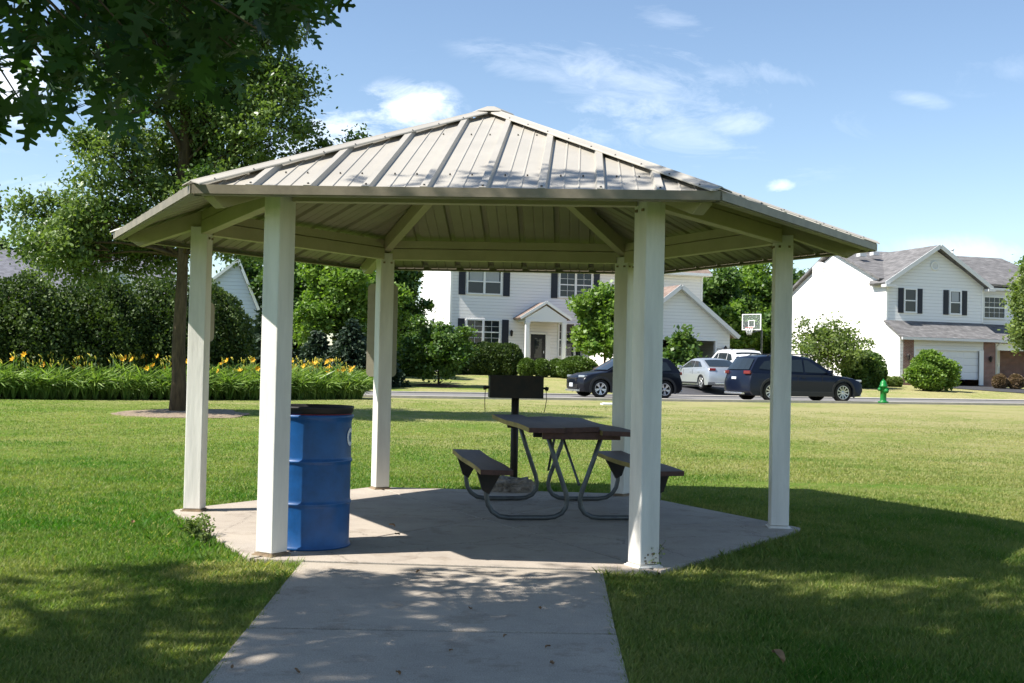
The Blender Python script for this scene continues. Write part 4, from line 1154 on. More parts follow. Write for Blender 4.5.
# ------------------------------------------------------------------ houses
HB = 17
def loc_fn(): return lambda a, b, t: (a, t, b)
def wall_poly(mb, poly, y0, y1, mi=0): mb.prism(poly, lambda a, b, t: (a, t, b), y0, y1, mi)
def side_poly(mb, poly, x0, x1, mi=0): mb.prism(poly, lambda a, b, t: (t, a, b), x0, x1, mi)
def roof_slab(mb, quad, th=.16, mi=0):
    q = [Vector(v) for v in quad]; n = (q[1]-q[0]).cross(q[2]-q[0]).normalized(); n = n if n.z > 0 else -n
    k = len(q); vs = [v+n*.02 for v in q]+[v-n*th for v in q]
    mb.add(vs, [tuple(range(k)), tuple(reversed(range(k, 2*k)))]+[(i, (i+1) % k, k+(i+1) % k, k+i) for i in range(k)], mi)
def window(root, x0, x1, z0, z1, y, n=2, grid=None, blind=.0, face='front', material='white_trim', gap=0):
    """double-hung units side by side on a wall at local y (facing -y) or on side wall at x=y (facing -x)"""
    T = (lambda a, d, b: (a, y-d, b)) if face == 'front' else (lambda a, d, b: (y-d, a, b))
    def bx(mb, a0, a1, b0, b1, d0, d1, mi=0):
        vs = [T(a, d, b_) for d in (d0, d1) for a, b_ in ((a0, b0), (a1, b0), (a1, b1), (a0, b1))]
        mb.add(vs, [(3, 2, 1, 0), (4, 5, 6, 7), (0, 1, 5, 4), (1, 2, 6, 5), (2, 3, 7, 6), (3, 0, 4, 7)], mi)
    mb = MB(); f = .09
    bx(mb, x0-f, x1+f, z1, z1+f, .002, .07); bx(mb, x0-f, x1+f, z0-f, z0, .002, .09)
    bx(mb, x0-f, x0, z0, z1, .002, .07); bx(mb, x1, x1+f, z0, z1, .002, .07)
    w = (x1-x0)/n
    for i in range(1, n): bx(mb, x0+i*w-.07, x0+i*w+.07, z0, z1, .002, .07)
    zm = (z0+z1)/2
    for i in range(n): bx(mb, x0+i*w+(.07 if i else 0), x0+(i+1)*w-(.07 if i < n-1 else 0), zm-.035, zm+.035, .012, .05)
    if grid:
        gx, gz = grid
        for i in range(n):
            a0 = x0+i*w+(.07 if i else 0); a1 = x0+(i+1)*w-(.07 if i < n-1 else 0)
            for j in range(1, gx): c = a0+(a1-a0)*j/gx; bx(mb, c-.010, c+.010, z0, z1, .013, .032)
            for j in range(1, gz):
                c = z0+(z1-z0)*j/gz
                if abs(c-zm) > .05: bx(mb, a0, a1, c-.010, c+.010, .0135, .0315)
    fr = mb.build('window', M[material], root)
    g = MB(); bx(g, x0, x1, z0, z1, .003, .010); g.build('pane', M['glass'], fr)
    if blind:
        g = MB()
        for i in range(n):
            a0 = x0+i*w+.09; a1 = x0+(i+1)*w-.09; bx(g, a0, a1, z1-(z1-z0)*blind, z1-.02, .0105, .0118)
        g.build('blind', M['blind'], fr)
    return fr
def shutter(root, x0, x1, z0, z1, y):
    mb = MB(); mb.box(((x0+x1)/2, y-.025, (z0+z1)/2), (x1-x0, .04, z1-z0))
    n = int((z1-z0)/.11)
    for i in range(n): mb.box(((x0+x1)/2, y-.050, z0+.06+i*.11), (x1-x0-.12, .012, .05))
    mb.build('shutter', M['shutter'], root)

def central_house():
    O = Vector((-3.93, 73.5, 0)); zb = hgt(0, 74)
    O.z = zb-.3
    root = empty('central_house', O, R(HB), 'white two storey house with dark shutters, small gabled porch and an open garage', 'house')
    Z = lambda z: z-O.z
    W_, Dp = 17.4, 8.6; zt = Z(7.9)
    mb = MB(); wall_poly(mb, [(0, 0), (W_, 0), (W_, zt), (0, zt)], 0, .25); mb.build('front_wall', M['siding_warm'], root)
    mb = MB()
    side_poly(mb, [(.252, 0), (Dp, 0), (Dp, zt), (Dp/2, zt+2.9), (.252, zt+.05)], 0, .25); mb.build('gable_wall', M['siding'], root)
    mb = MB(); side_poly(mb, [(.252, 0), (Dp, 0), (Dp, zt), (Dp/2, zt+2.9), (.252, zt+.05)], W_-.25, W_); mb.build('gable_wall', M['siding_warm'], root)
    mb = MB(); wall_poly(mb, [(.25, 0), (W_-.25, 0), (W_-.25, zt), (.25, zt)], Dp-.25, Dp-.002); mb.build('rear_wall', M['siding_warm'], root)
    # corner boards
    for x in (.05, W_-.05):
        mb = MB(); mb.box((x, -.012, zt/2), (.12, .02, zt)); mb.box((x-.06 if x < 1 else x+.06, .05, zt/2), (.02, .12, zt)); mb.build('corner_board', M['white_trim'], root)
    mb = MB(); e = .45
    roof_slab(mb, [(-e, -e, zt-.16), (W_+e, -e, zt-.16), (W_+e, Dp/2, zt+3.0), (-e, Dp/2, zt+3.0)])
    roof_slab(mb, [(W_+e, Dp+e, zt-.16), (-e, Dp+e, zt-.16), (-e, Dp/2, zt+3.0), (W_+e, Dp/2, zt+3.0)])
    rf = mb.build('roof', M['shingle_br'], root)
    mb = MB(); mb.box((W_/2, -e-.06, zt-.22), (W_+2*e, .12, .18)); mb.box((W_/2, -e/2, zt-.33), (W_+2*e-.1, e, .03)); mb.build('gutter', M['white_trim'], rf)
    # windows
    window(root, 1.13, 3.25, Z(5.88), Z(7.35), 0, 2, None, .52)
    window(root, 7.28, 9.40, Z(5.88), Z(7.42), 0, 2, (2, 4), .0)
    window(root, 1.13, 3.22, Z(2.70), Z(4.15), 0, 2, (2, 4))
    window(root, 7.28, 9.40, Z(2.05), Z(4.10), 0, 2, (2, 4))
    for (a, b_, z0, z1) in ((.52, .96, 5.75, 7.45), (3.44, 3.88, 5.75, 7.45), (6.66, 7.10, 5.75, 7.5), (9.6, 10.0, 5.75, 7.5), (.52, .96, 2.55, 4.25), (3.42, 3.86, 2.55, 4.25)):
        shutter(root, a, b_, Z(z0), Z(z1), 0)
    window(root, 4.7, 5.2, Z(2.3), Z(4.3), 0, 1, None, 0, 'side')
    mb = MB(); side_poly(mb, [(4.28, Z(2.25)), (4.60, Z(2.25)), (4.60, Z(4.35)), (4.28, Z(4.35))], -.05, -.005); mb.build('shutter', M['shutter'], root)
    # porch
    pz = Z(1.25); pr = MB()
    pr.box((6.0, -.80, pz/2+.05), (2.9, 1.56, pz-.1)); pr.build('porch_floor', M['kerb'], root)
    zr_ = Z(4.35)
    mb = MB()
    roof_slab(mb, [(4.15, -1.75, zr_), (4.15, -.003, zr_), (5.8, -.003, zr_+1.02), (5.8, -1.75, zr_+1.02)], .10)
    roof_slab(mb, [(7.45, -.003, zr_), (7.45, -1.75, zr_), (5.8, -1.75, zr_+1.02), (5.8, -.003, zr_+1.02)], .10)
    prf = mb.build('porch_roof', M['shingle_br'], root)
    mb = MB(); mb.bar((4.1, -1.78, zr_-.03), (5.8, -1.78, zr_+1.02), .05, .17); mb.bar((5.8, -1.78, zr_+1.02), (7.5, -1.78, zr_-.03), .05, .17)
    wall_poly(mb, [(4.45, zr_-.02), (7.15, zr_-.02), (5.8, zr_+.80)], -1.70, -1.64)
    mb.box((5.8, -1.64, zr_-.12), (2.75, .16, .2)); mb.box((4.5, -.85, zr_-.12), (.14, 1.5, .2)); mb.box((7.1, -.85, zr_-.12), (.14, 1.5, .2)); mb.build('porch_gable', M['white_trim'], prf)
    for x in (4.60, 7.02):
        mb = MB(); mb.box((x, -1.60, (pz+zr_-.2)/2), (.24, .24, zr_-.22-pz)); mb.box((x, -1.60, pz+.1), (.32, .32, .2)); mb.box((x, -1.60, zr_-.3), (.32, .32, .12)); mb.build('porch_column', M['white_trim'], root)
    mb = MB(); mb.box((5.85, -.03, pz+1.08), (.95, .05, 2.1)); dr = mb.build('door', M['blackdoor'], root)
    mb = MB(); mb.box((5.85, -.060, pz+1.25), (.5, .012, 1.3)); mb.build('door_glass', M['glass'], dr)
    mb = MB(); mb.box((6.22, -.075, pz+1.0), (.05, .05, .16)); mb.build('handle', M['chrome'], dr)
    for x in (5.08, 6.55):
        mb = MB(); mb.box((x, -.022, pz+1.08), (.26, .03, 2.0)); mb.build('sidelight', M['glass'] if x < 6 else M['white_trim'], root)
    mb = MB()
    for x in (5.27, 6.40): mb.box((x, -.04, pz+1.1), (.09, .07, 2.2))
    mb.box((5.83, -.04, pz+2.2), (1.25, .07, .12)); mb.build('door_frame', M['white_trim'], root)
    mb = MB(); mb.lathe([(.001, 0), (.07, .03), (.10, .26), (.11, .30), (.04, .40), (.001, .42)], 6, (4.02, -.16, Z(3.2)), smooth=False); mb.box((4.02, -.05, Z(3.42)), (.08, .10, .2)); mb.build('wall_lamp', M['black_steel'], root)
    # garage wing, projecting towards the road
    gx = 11.0; 
    def Lp(x, y): 
        v = Vector((x, y))-Vector((O.x, O.y)); a = -R(HB); return (v.x*math.cos(a)-v.y*math.sin(a), v.x*math.sin(a)+v.y*math.cos(a))
    cx, cy = Lp(9.9, 70)     # gable centre line on the garage front
    hw = 3.45; ez = Z(3.62); pk = Z(6.25); oz0 = Z(3.08); ow = 2.48
    mb = MB()
    wall_poly(mb, [(cx-hw, 0), (cx-ow, 0), (cx-ow, oz0), (cx+ow, oz0), (cx+ow, 0), (cx+hw, 0), (cx+hw, ez), (cx, pk), (cx-hw, ez)], cy, cy+.22)
    mb.build('garage_front', M['siding_warm'], root)
    for s in (-1, 1):
        mb = MB(); x0 = cx+s*hw; side_poly(mb, [(cy+.222, 0), (-.003, 0), (-.003, ez-.02), (cy+.222, ez-.02)], min(x0, x0-s*.2), max(x0, x0-s*.2)); mb.build('garage_side', M['siding_warm'], root)
    mb = MB(); mb.box((cx, cy+3.4, ez-.25), (2*hw-.45, 6.2, .05)); mb.box((cx, cy+6.3, oz0/2), (2*hw-.45, .05, oz0)); 
    mb.build('garage_interior', M['interior'], root)
    mb = MB(); eo = .42; k = (pk-ez)/hw
    roof_slab(mb, [(cx-hw-eo, cy-eo, ez-k*eo+.1), (cx, cy-eo, pk+.1), (cx, .6, pk+.1), (cx-hw-eo, .0-.004, ez-k*eo+.1)], .14)
    roof_slab(mb, [(cx, cy-eo, pk+.1), (cx+hw+eo, cy-eo, ez-k*eo+.1), (cx+hw+eo, -.004, ez-k*eo+.1), (cx, .6, pk+.1)], .14)
    gr = mb.build('garage_roof', M['shingle_br'], root)
    mb = MB()
    for s in (-1, 1):
        mb.bar((cx+s*(hw+eo), cy-eo-.03, ez-k*eo+.02), (cx, cy-eo-.03, pk+.02), .05, .24)
        mb.bar((cx+s*(hw+eo-.1), cy-eo/2, ez-k*eo-.02), (cx, cy-eo/2, pk-.10), .30, .03, up=(0, 1, 0) if False else (0, 0, 1))
    mb.build('rake_board', M['grey_trim'], gr)
    mb = MB()
    for s in (-1, 1): mb.box((cx+s*(ow+.07), cy-.02, oz0/2), (.14, .04, oz0))
    mb.box((cx, cy-.02, oz0+.07), (2*ow+.28, .04, .14)); mb.build('garage_door_frame', M['white_trim'], root)
    mb = MB(); mb.lathe([(.001, 0), (.07, .03), (.10, .26), (.11, .30), (.04, .40), (.001, .42)], 6, (cx+hw-.35, cy-.16, Z(2.4)), smooth=False); mb.box((cx+hw-.35, cy-.06, Z(2.62)), (.08, .10, .2)); mb.build('wall_lamp', M['black_steel'], root)
central_house()

def right_house():
    O = Vector((22.34, 70.0, 0)); O.z = hgt(24, 70)-.3
    root = empty('corner_house', O, R(HB), 'white house with grey roof and closed white garage door between red brick pillars', 'house')
    Z = lambda z: z-O.z
    ez = Z(6.85); Dp = 10.8; pk = Z(9.02); cx = 3.40; W1 = 6.9
    # side gable wall (towards the camera side)
    rz_ = Z(9.25)
    mb = MB(); side_poly(mb, [(-1.4, 0), (Dp, 0), (Dp, ez), (Dp/2+.2, rz_-.2), (0, ez), (0, Z(4.5)), (-1.4, Z(3.5))], -.02, .22); sw = mb.build('side_wall', M['siding'], root)
    mb = MB(); side_poly(mb, [(6.3, 0), (7.5, 0), (7.5, rz_-1.0), (6.9, rz_-.7), (6.3, rz_-1.0)], -.48, -.022); mb.build('chimney_chase', M['siding'], root)
    mb = MB(); wall_poly(mb, [(.222, Z(3.6)), (W1, Z(3.6)), (W1, ez), (cx, pk-.1), (.222, ez)], 0, .22); mb.build('upper_wall', M['siding'], root)
    mb = MB(); wall_poly(mb, [(W1+.002, Z(3.6)), (13.5, Z(3.6)), (13.5, ez-.1), (W1+.002, ez-.1)], 1.1, 1.3); mb.build('recessed_wall', M['siding'], root)
    mb = MB(); side_poly(mb, [(.222, Z(3.6)), (1.098, Z(3.6)), (1.098, ez), (.222, ez)], W1-.2, W1); mb.build('return_wall', M['siding'], root)
    mb = MB(); side_poly(mb, [(1.302, 0), (Dp, 0), (Dp, ez-.1), (Dp/2+.6, rz_-.3), (1.302, ez-.1)], 13.3, 13.5); wall_poly(mb, [(.22, 0), (13.3, 0), (13.3, ez-.1), (.22, ez-.1)], Dp-.2, Dp-.002); mb.build('rear_wall', M['siding'], root)
    # main roof, ridge along the front
    mb = MB(); e = .4; rdg = Dp/2+.4; k2 = (rz_-ez)/(rdg)
    roof_slab(mb, [(-e*.7, .35, ez+k2*.35+.05), (6.9, .35, ez+k2*.35+.05), (6.9, rdg, rz_+.05), (-e*.7, rdg, rz_+.05)], .12)
    roof_slab(mb, [(6.902, .7, ez+k2*.35+.05), (13.9, .7, ez+k2*.35+.05), (13.0, rdg, rz_+.05), (6.902, rdg, rz_+.05)], .12)
    roof_slab(mb, [(13.9, Dp+e, ez-k2*e+.05), (-e*.7, Dp+e, ez-k2*e+.05), (-e*.7, rdg, rz_+.05), (13.0, rdg, rz_+.05)], .12)
    rf = mb.build('roof', M['shingle'], root)
    # cross gable
    mb = MB(); kk = (pk-ez)/cx
    roof_slab(mb, [(-e, -.45, ez-kk*e+.14), (cx, -.45, pk+.14), (cx, rdg, pk+.14), (-e, 1.2, ez-kk*e+.14)], .12)
    roof_slab(mb, [(cx, -.45, pk+.14), (2*cx+e, -.45, ez-kk*e+.14), (2*cx+e, 1.2, ez-kk*e+.14), (cx, rdg, pk+.14)], .12)
    cg = mb.build('gable_roof', M['shingle'], root)
    mb = MB()
    for s in (-1, 1): mb.bar((cx+s*(cx+e), -.49, ez-kk*e+.08), (cx, -.49, pk+.08), .05, .24)
    mb.build('rake_board', M['grey_trim'], cg)
    mb = MB(); mb.box((-.1, -.40, ez-.28), (.75, .5, .16)); mb.box((7.1, -.35, ez-.28), (.5, .4, .16)); mb.box((10.3, .64, ez-.1), (7.0, .12, .16)); mb.build('gutter', M['grey_trim'], rf)
    mb = MB(); mb.tube([(7.9, 4.3, rz_-1.0), (7.9, 4.3, rz_+.25)], .09, 10); mb.lathe([(.001, .12), (.13, .08), (.13, 0)], 10, (7.9, 4.3, rz_+.25)); mb.build('vent_pipe', M['grey_trim'], rf)
    for x in (.9, 2.1):
        mb = MB(); mb.box((x-.3, 3.3+x*.3, rz_-.62+x*.14), (.45, .4, .2)); mb.build('roof_vent', M['grey_trim'], rf)
    # round gable vent
    mb = MB(); Mx = Matrix.Rotation(R(90), 4, 'X')
    mb.lathe([(.20, .005), (.20, .05), (.30, .05), (.30, .005)], 24, (3.35, 0, Z(7.95)), 0, Mx); gv = mb.build('round_vent', M['white_trim'], root)
    mb = MB(); mb.lathe([(.001, .02), (.20, .02)], 24, (3.35, 0, Z(7.95)), 0, Mx); mb.build('vent_louver', M['grey_trim'], gv)
    window(root, 1.28, 2.02, Z(5.1), Z(6.42), 0, 1, None, .0); window(root, 4.5, 5.2, Z(5.1), Z(6.42), 0, 1, None, .45)
    for a, b_ in ((.80, 1.16), (2.14, 2.50), (4.0, 4.36), (5.34, 5.7)): shutter(root, a, b_, Z(5.0), Z(6.5), 0)
    window(root, 7.85, 9.35, Z(5.0), Z(6.25), 1.1, 1, (4, 4))
    for xq in (W1-.06, .06): mb = MB(); mb.box((xq, -.012, (ez+Z(4.6))/2), (.12, .02, ez-Z(4.6))); mb.build('corner_board', M['white_trim'], root)
    # lower storey
    gy = -1.4; lz = Z(3.5)
    mb = MB()
    wall_poly(mb, [(.06, 0), (.95, 0), (.95, lz), (.06, lz)], gy, gy+.3); mb.build('brick_pillar', M['brick'], root)
    mb = MB(); wall_poly(mb, [(5.85, 0), (6.7, 0), (6.7, lz), (5.85, lz)], gy, gy+.3); side_poly(mb, [(gy+.302, 0), (1.1, 0), (1.1, lz), (gy+.302, lz)], 6.45, 6.7); mb.build('brick_pillar', M['brick'], root)
    mb = MB(); wall_poly(mb, [(.952, Z(2.85)), (5.848, Z(2.85)), (5.848, lz), (.952, lz)], gy+.02, gy+.25); mb.build('garage_header', M['siding'], root)
    mb = MB(); mb.box((1.02, gy+.0, Z(1.9)), (.14, .06, 1.95)); mb.box((5.68, gy-.01, Z(1.8)), (.28, .08, 2.1)); mb.box((3.35, gy-.002, Z(2.84)), (4.5, .05, .10)); mb.build('garage_door_frame', M['white_trim'], root)
    mb = MB()
    for i in range(4): 
        z0 = Z(1.08)+i*.43; mb.box((3.32, gy+.14, z0+.21), (4.5, .04, .42))
        for j in range(8): mb.box((1.36+j*.56, gy+.118, z0+.21), (.44, .012, .26))
    mb.build('garage_door', M['white_trim'], root)
    mb = MB(); mb.box((3.3, 2.2, Z(1.0)), (5.6, .05, .9)); mb.box((3.3, .4, Z(3.4)), (5.6, 3.0, .04)); mb.build('garage_interior', M['interior'], root)
    for x in (.5, 6.25):
        mb = MB(); mb.lathe([(.001, 0), (.07, .03), (.10, .24), (.11, .28), (.04, .36), (.001, .38)], 6, (x, gy-.14, Z(2.15)), smooth=False); mb.box((x, gy-.05, Z(2.35)), (.08, .10, .18)); mb.build('wall_lamp', M['black_steel'], root)
    # pent roof over the garage and porch
    mb = MB()
    roof_slab(mb, [(-.15, gy-.42, Z(3.50)), (6.9, gy-.42, Z(3.50)), (6.9, -.003, Z(4.52)), (-.15, -.003, Z(4.52))], .10)
    roof_slab(mb, [(6.902, gy-.42+.5, Z(3.50)), (13.6, gy+.08, Z(3.50)), (13.6, 1.097, Z(4.55)), (6.902, 1.097, Z(4.55))], .10)
    lf = mb.build('lower_roof', M['shingle'], root)
    mb = MB(); mb.box((3.4, gy-.48, Z(3.42)), (7.2, .12, .15)); mb.box((10.2, gy+.02, Z(3.42)), (6.6, .12, .15)); mb.tube([(6.75, gy-.45, Z(3.38)), (6.75, gy-.02, Z(3.1)), (6.75, gy-.04, Z(.9))], .045, 8); mb.build('gutter', M['grey_trim'], lf)
    mb = MB(); mb.box((10.1, gy+.35, Z(3.1)), (6.5, .2, .42)); mb.build('porch_beam', M['white_trim'], root)
    mb = MB(); mb.box((13.2, gy+.35, Z(1.9)), (.3, .3, 2.1)); mb.build('porch_column', M['white_trim'], root)
    mb = MB(); wall_poly(mb, [(6.702, 0), (13.5, 0), (13.5, Z(3.6)), (6.702, Z(3.6))], 1.05, 1.28); mb.build('brick_wall', M['brick'], root)
    mb = MB(); mb.box((8.5, .99, Z(2.1)), (.95, .06, 2.1)); dr = mb.build('door', M['white_trim'], root)
    mb = MB(); mb.box((8.85, .94, Z(2.0)), (.05, .05, .14)); mb.build('handle', M['chrome'], dr)
    window(root, 11.0, 12.8, Z(1.7), Z(2.9), 1.05, 2, (2, 3))
    mb = MB(); mb.box((10.0, .0, Z(.95)), (6.4, 2.1, .25)); mb.build('porch_floor', M['kerb'], root)
right_house()

def left_house():
    z0 = hgt(-18, 62)-.2; O = Vector((-16.6, 62.0, z0)); root = empty('grey_roofed_house', O, R(17), 'house with slate grey roof and pale blue sided gable rising behind the dark shrubs', 'house')
    Z = lambda z: z-z0
    # pale gable facing the park
    mb = MB(); g = [(-1.9, 0), (3.55, 0), (3.55, Z(2.9)), (1.94, Z(6.6)), (0.0, Z(5.0)), (-1.9, Z(3.4))]
    wall_poly(mb, g, 0, .2); mb.build('gable_wall', M['siding_b'], root)
    mb = MB()
    roof_slab(mb, [(3.75, -.25, Z(2.5)), (1.94, -.25, Z(6.72)), (1.94, 9, Z(6.72)), (3.75, 9, Z(2.5))], .10)
    roof_slab(mb, [(1.94, -.25, Z(6.72)), (-2.2, -.25, Z(3.22)), (-2.2, 9, Z(3.22)), (1.94, 9, Z(6.72))], .10)
    mb.build('gable_roof', M['shingle_bl'], root)
    mb = MB(); mb.bar((3.75, -.28, Z(2.45)), (1.94, -.28, Z(6.66)), .04, .14); mb.bar((-2.2, -.28, Z(3.16)), (1.94, -.28, Z(6.66)), .04, .14); mb.build('rake_board', M['white_trim'], root)
    mb = MB(); side_poly(mb, [(.202, 0), (9, 0), (9, Z(2.9)), (.202, Z(2.9))], 3.35, 3.55); side_poly(mb, [(.202, 0), (9, 0), (9, Z(3.3)), (.202, Z(3.3))], -1.9, -1.7); mb.build('side_wall', M['siding_b'], root)
    # main block to the left
    mb = MB(); wall_poly(mb, [(-14, 0), (-1.95, 0), (-1.95, Z(3.9)), (-14, Z(3.9))], 1.0, 1.2)
    side_poly(mb, [(1.2, 0), (10, 0), (10, Z(3.9)), (5.6, Z(6.9)), (1.2, Z(3.9))], -14, -13.8); wall_poly(mb, [(-13.8, 0), (3.3, 0), (3.3, Z(2.8)), (-13.8, Z(3.8))], 9.8, 10); mb.build('main_wall', M['siding_b'], root)
    mb = MB()
    roof_slab(mb, [(-14.4, .5, Z(3.75)), (-1.2, .5, Z(3.75)), (-1.2, 5.5, Z(7.1)), (-14.4, 5.5, Z(7.1))], .12)
    roof_slab(mb, [(-1.2, 10.4, Z(3.75)), (-14.4, 10.4, Z(3.75)), (-14.4, 5.5, Z(7.1)), (-1.2, 5.5, Z(7.1))], .12)
    mb.build('roof', M['shingle_bl'], root)
    # small front gable
    mb = MB(); wall_poly(mb, [(-5.6, 0), (-2.6, 0), (-2.6, Z(4.1)), (-4.1, Z(6.2)), (-5.6, Z(4.1))], -.1, .1); side_poly(mb, [(.102, 0), (1, 0), (1, Z(4)), (.102, Z(4))], -5.6, -5.45); mb.build('front_gable', M['siding_b'], root)
    mb = MB()
    roof_slab(mb, [(-4.1, -.35, Z(6.32)), (-2.3, -.35, Z(3.8)), (-2.3, 1.3, Z(3.9)), (-4.1, 4.6, Z(6.32))], .10)
    roof_slab(mb, [(-5.9, -.35, Z(3.8)), (-4.1, -.35, Z(6.32)), (-4.1, 4.6, Z(6.32)), (-5.9, 1.3, Z(3.9))], .10); mb.build('front_gable_roof', M['shingle_bl'], root)
    mb = MB(); mb.bar((-5.9, -.38, Z(3.72)), (-4.1, -.38, Z(6.26)), .05, .2); mb.bar((-4.1, -.38, Z(6.26)), (-2.3, -.38, Z(3.72)), .05, .2); mb.build('rake_board', M['white_trim'], root)
    window(root, -11.5, -9.7, Z(1.5), Z(2.9), 1.0, 2, (2, 4))
left_house()

# ------------------------------------------------------------------ basketball hoop
def build_hoop():
    q = D(761, 375, 67.5); z = hgt(q.x, 67.5); root = empty('basketball_hoop', (q.x, 67.5, z), 0, 'portable basketball hoop with clear backboard standing beside the driveway', 'basketball hoop')
    mb = MB(); mb.tube([(0, 0, 0), (0, 0, 2.9), (-.12, -.05, 3.2)], .055, 10); mb.tube([(-.06, -.02, 2.9), (-.62, -.35, 2.75)], .03, 8); mb.tube([(-.1, -.04, 3.2), (-.62, -.35, 3.15)], .03, 8); mb.build('pole', M['galv'], root)
    mb = MB(); mb.box((0, .25, .09), (.75, 1.0, .18)); mb.build('base', M['clad'], root, bevel=.03)
    # board facing left and towards the park
    ax = R(-38); ex = Vector((math.cos(ax), math.sin(ax), 0)) ; ex = Vector((.78, -.62, 0)).normalized(); nn = Vector((-.62, -.78, 0)).normalized(); c = Vector((-.66, -.38, 2.80+.55))
    def B(u, w, t): return c+ex*u+Vector((0, 0, w))+nn*t
    def bxx(mb, u0, u1, w0, w1, t0, t1):
        vs = [B(u, w, t) for t in (t0, t1) for u, w in ((u0, w0), (u1, w0), (u1, w1), (u0, w1))]
        mb.add(vs, [(3, 2, 1, 0), (4, 5, 6, 7), (0, 1, 5, 4), (1, 2, 6, 5), (2, 3, 7, 6), (3, 0, 4, 7)])
    hwid, hh = .60, .46
    mb = MB(); f = .05
    bxx(mb, -hwid, hwid, hh-f, hh, 0, .04); bxx(mb, -hwid, hwid, -hh, -hh+f, 0, .04); bxx(mb, -hwid, -hwid+f, -hh+f, hh-f, 0, .04); bxx(mb, hwid-f, hwid, -hh+f, hh-f, 0, .04)
    bxx(mb, -.2, .2, .06, .10, .01, .035); bxx(mb, -.2, .2, -.30, -.26, .01, .035); bxx(mb, -.2, -.16, -.26, .06, .01, .035); bxx(mb, .16, .2, -.26, .06, .01, .035)
    bb = mb.build('backboard', M['white_trim'], root)
    gm, nt, b_ = newmat('clear_board'); b_.inputs['Transmission Weight'].default_value = .9; b_.inputs['Roughness'].default_value = .05; b_.inputs['IOR'].default_value = 1.1; b_.inputs['Base Color'].default_value = (.8, .85, .85, 1)
    mb = MB(); bxx(mb, -hwid+f, hwid-f, -hh+f, hh-f, .005, .009); mb.build('board_sheet', gm, bb)
    rc = B(0, -.33, .30); mb = MB(); ring = [rc+Vector((.23*math.cos(a), .23*math.sin(a), 0)) for a in [2*PI*i/24 for i in range(25)]]; mb.tube(ring, .012, 6); mb.bar(B(0, -.33, .01), B(0, -.33, .08), .12, .05); mb.build('rim', M['hoop'], root)
    mb = MB()
    for i in range(12):
        for s in (-1, 1):
            pts = [rc+Vector((rr*math.cos(a), rr*math.sin(a), zz)) for rr, zz, a in ((.23, 0, 2*PI*i/12), (.17, -.2, 2*PI*(i+s*.5)/12), (.13, -.42, 2*PI*(i+s)/12))]; mb.tube(pts, .010, 4)
    mb.build('net', M['net'], root)
build_hoop()

# yard sign near the central porch
q = D(605, 365, 65.5); r0 = empty('yard_sign', (q.x, 65.5, hgt(q.x, 65.5)), R(10), 'small blue and white yard sign on the lawn below the bright young tree', 'sign')
mb = MB(); mb.box((0, 0, .62), (.60, .02, .42)); mb.build('panel', M['sign_blue'], r0)
mb = MB(); mb.box((0, -.012, .80), (.56, .006, .05)); mb.box((0, -.012, .45), (.56, .006, .05)); mb.build('border', M['white_trim'], r0)
mb = MB(); mb.tube([(-.2, 0, -.1), (-.2, 0, .5)], .008, 6); mb.tube([(.2, 0, -.1), (.2, 0, .5)], .008, 6); mb.build('stake', M['galv'], r0)

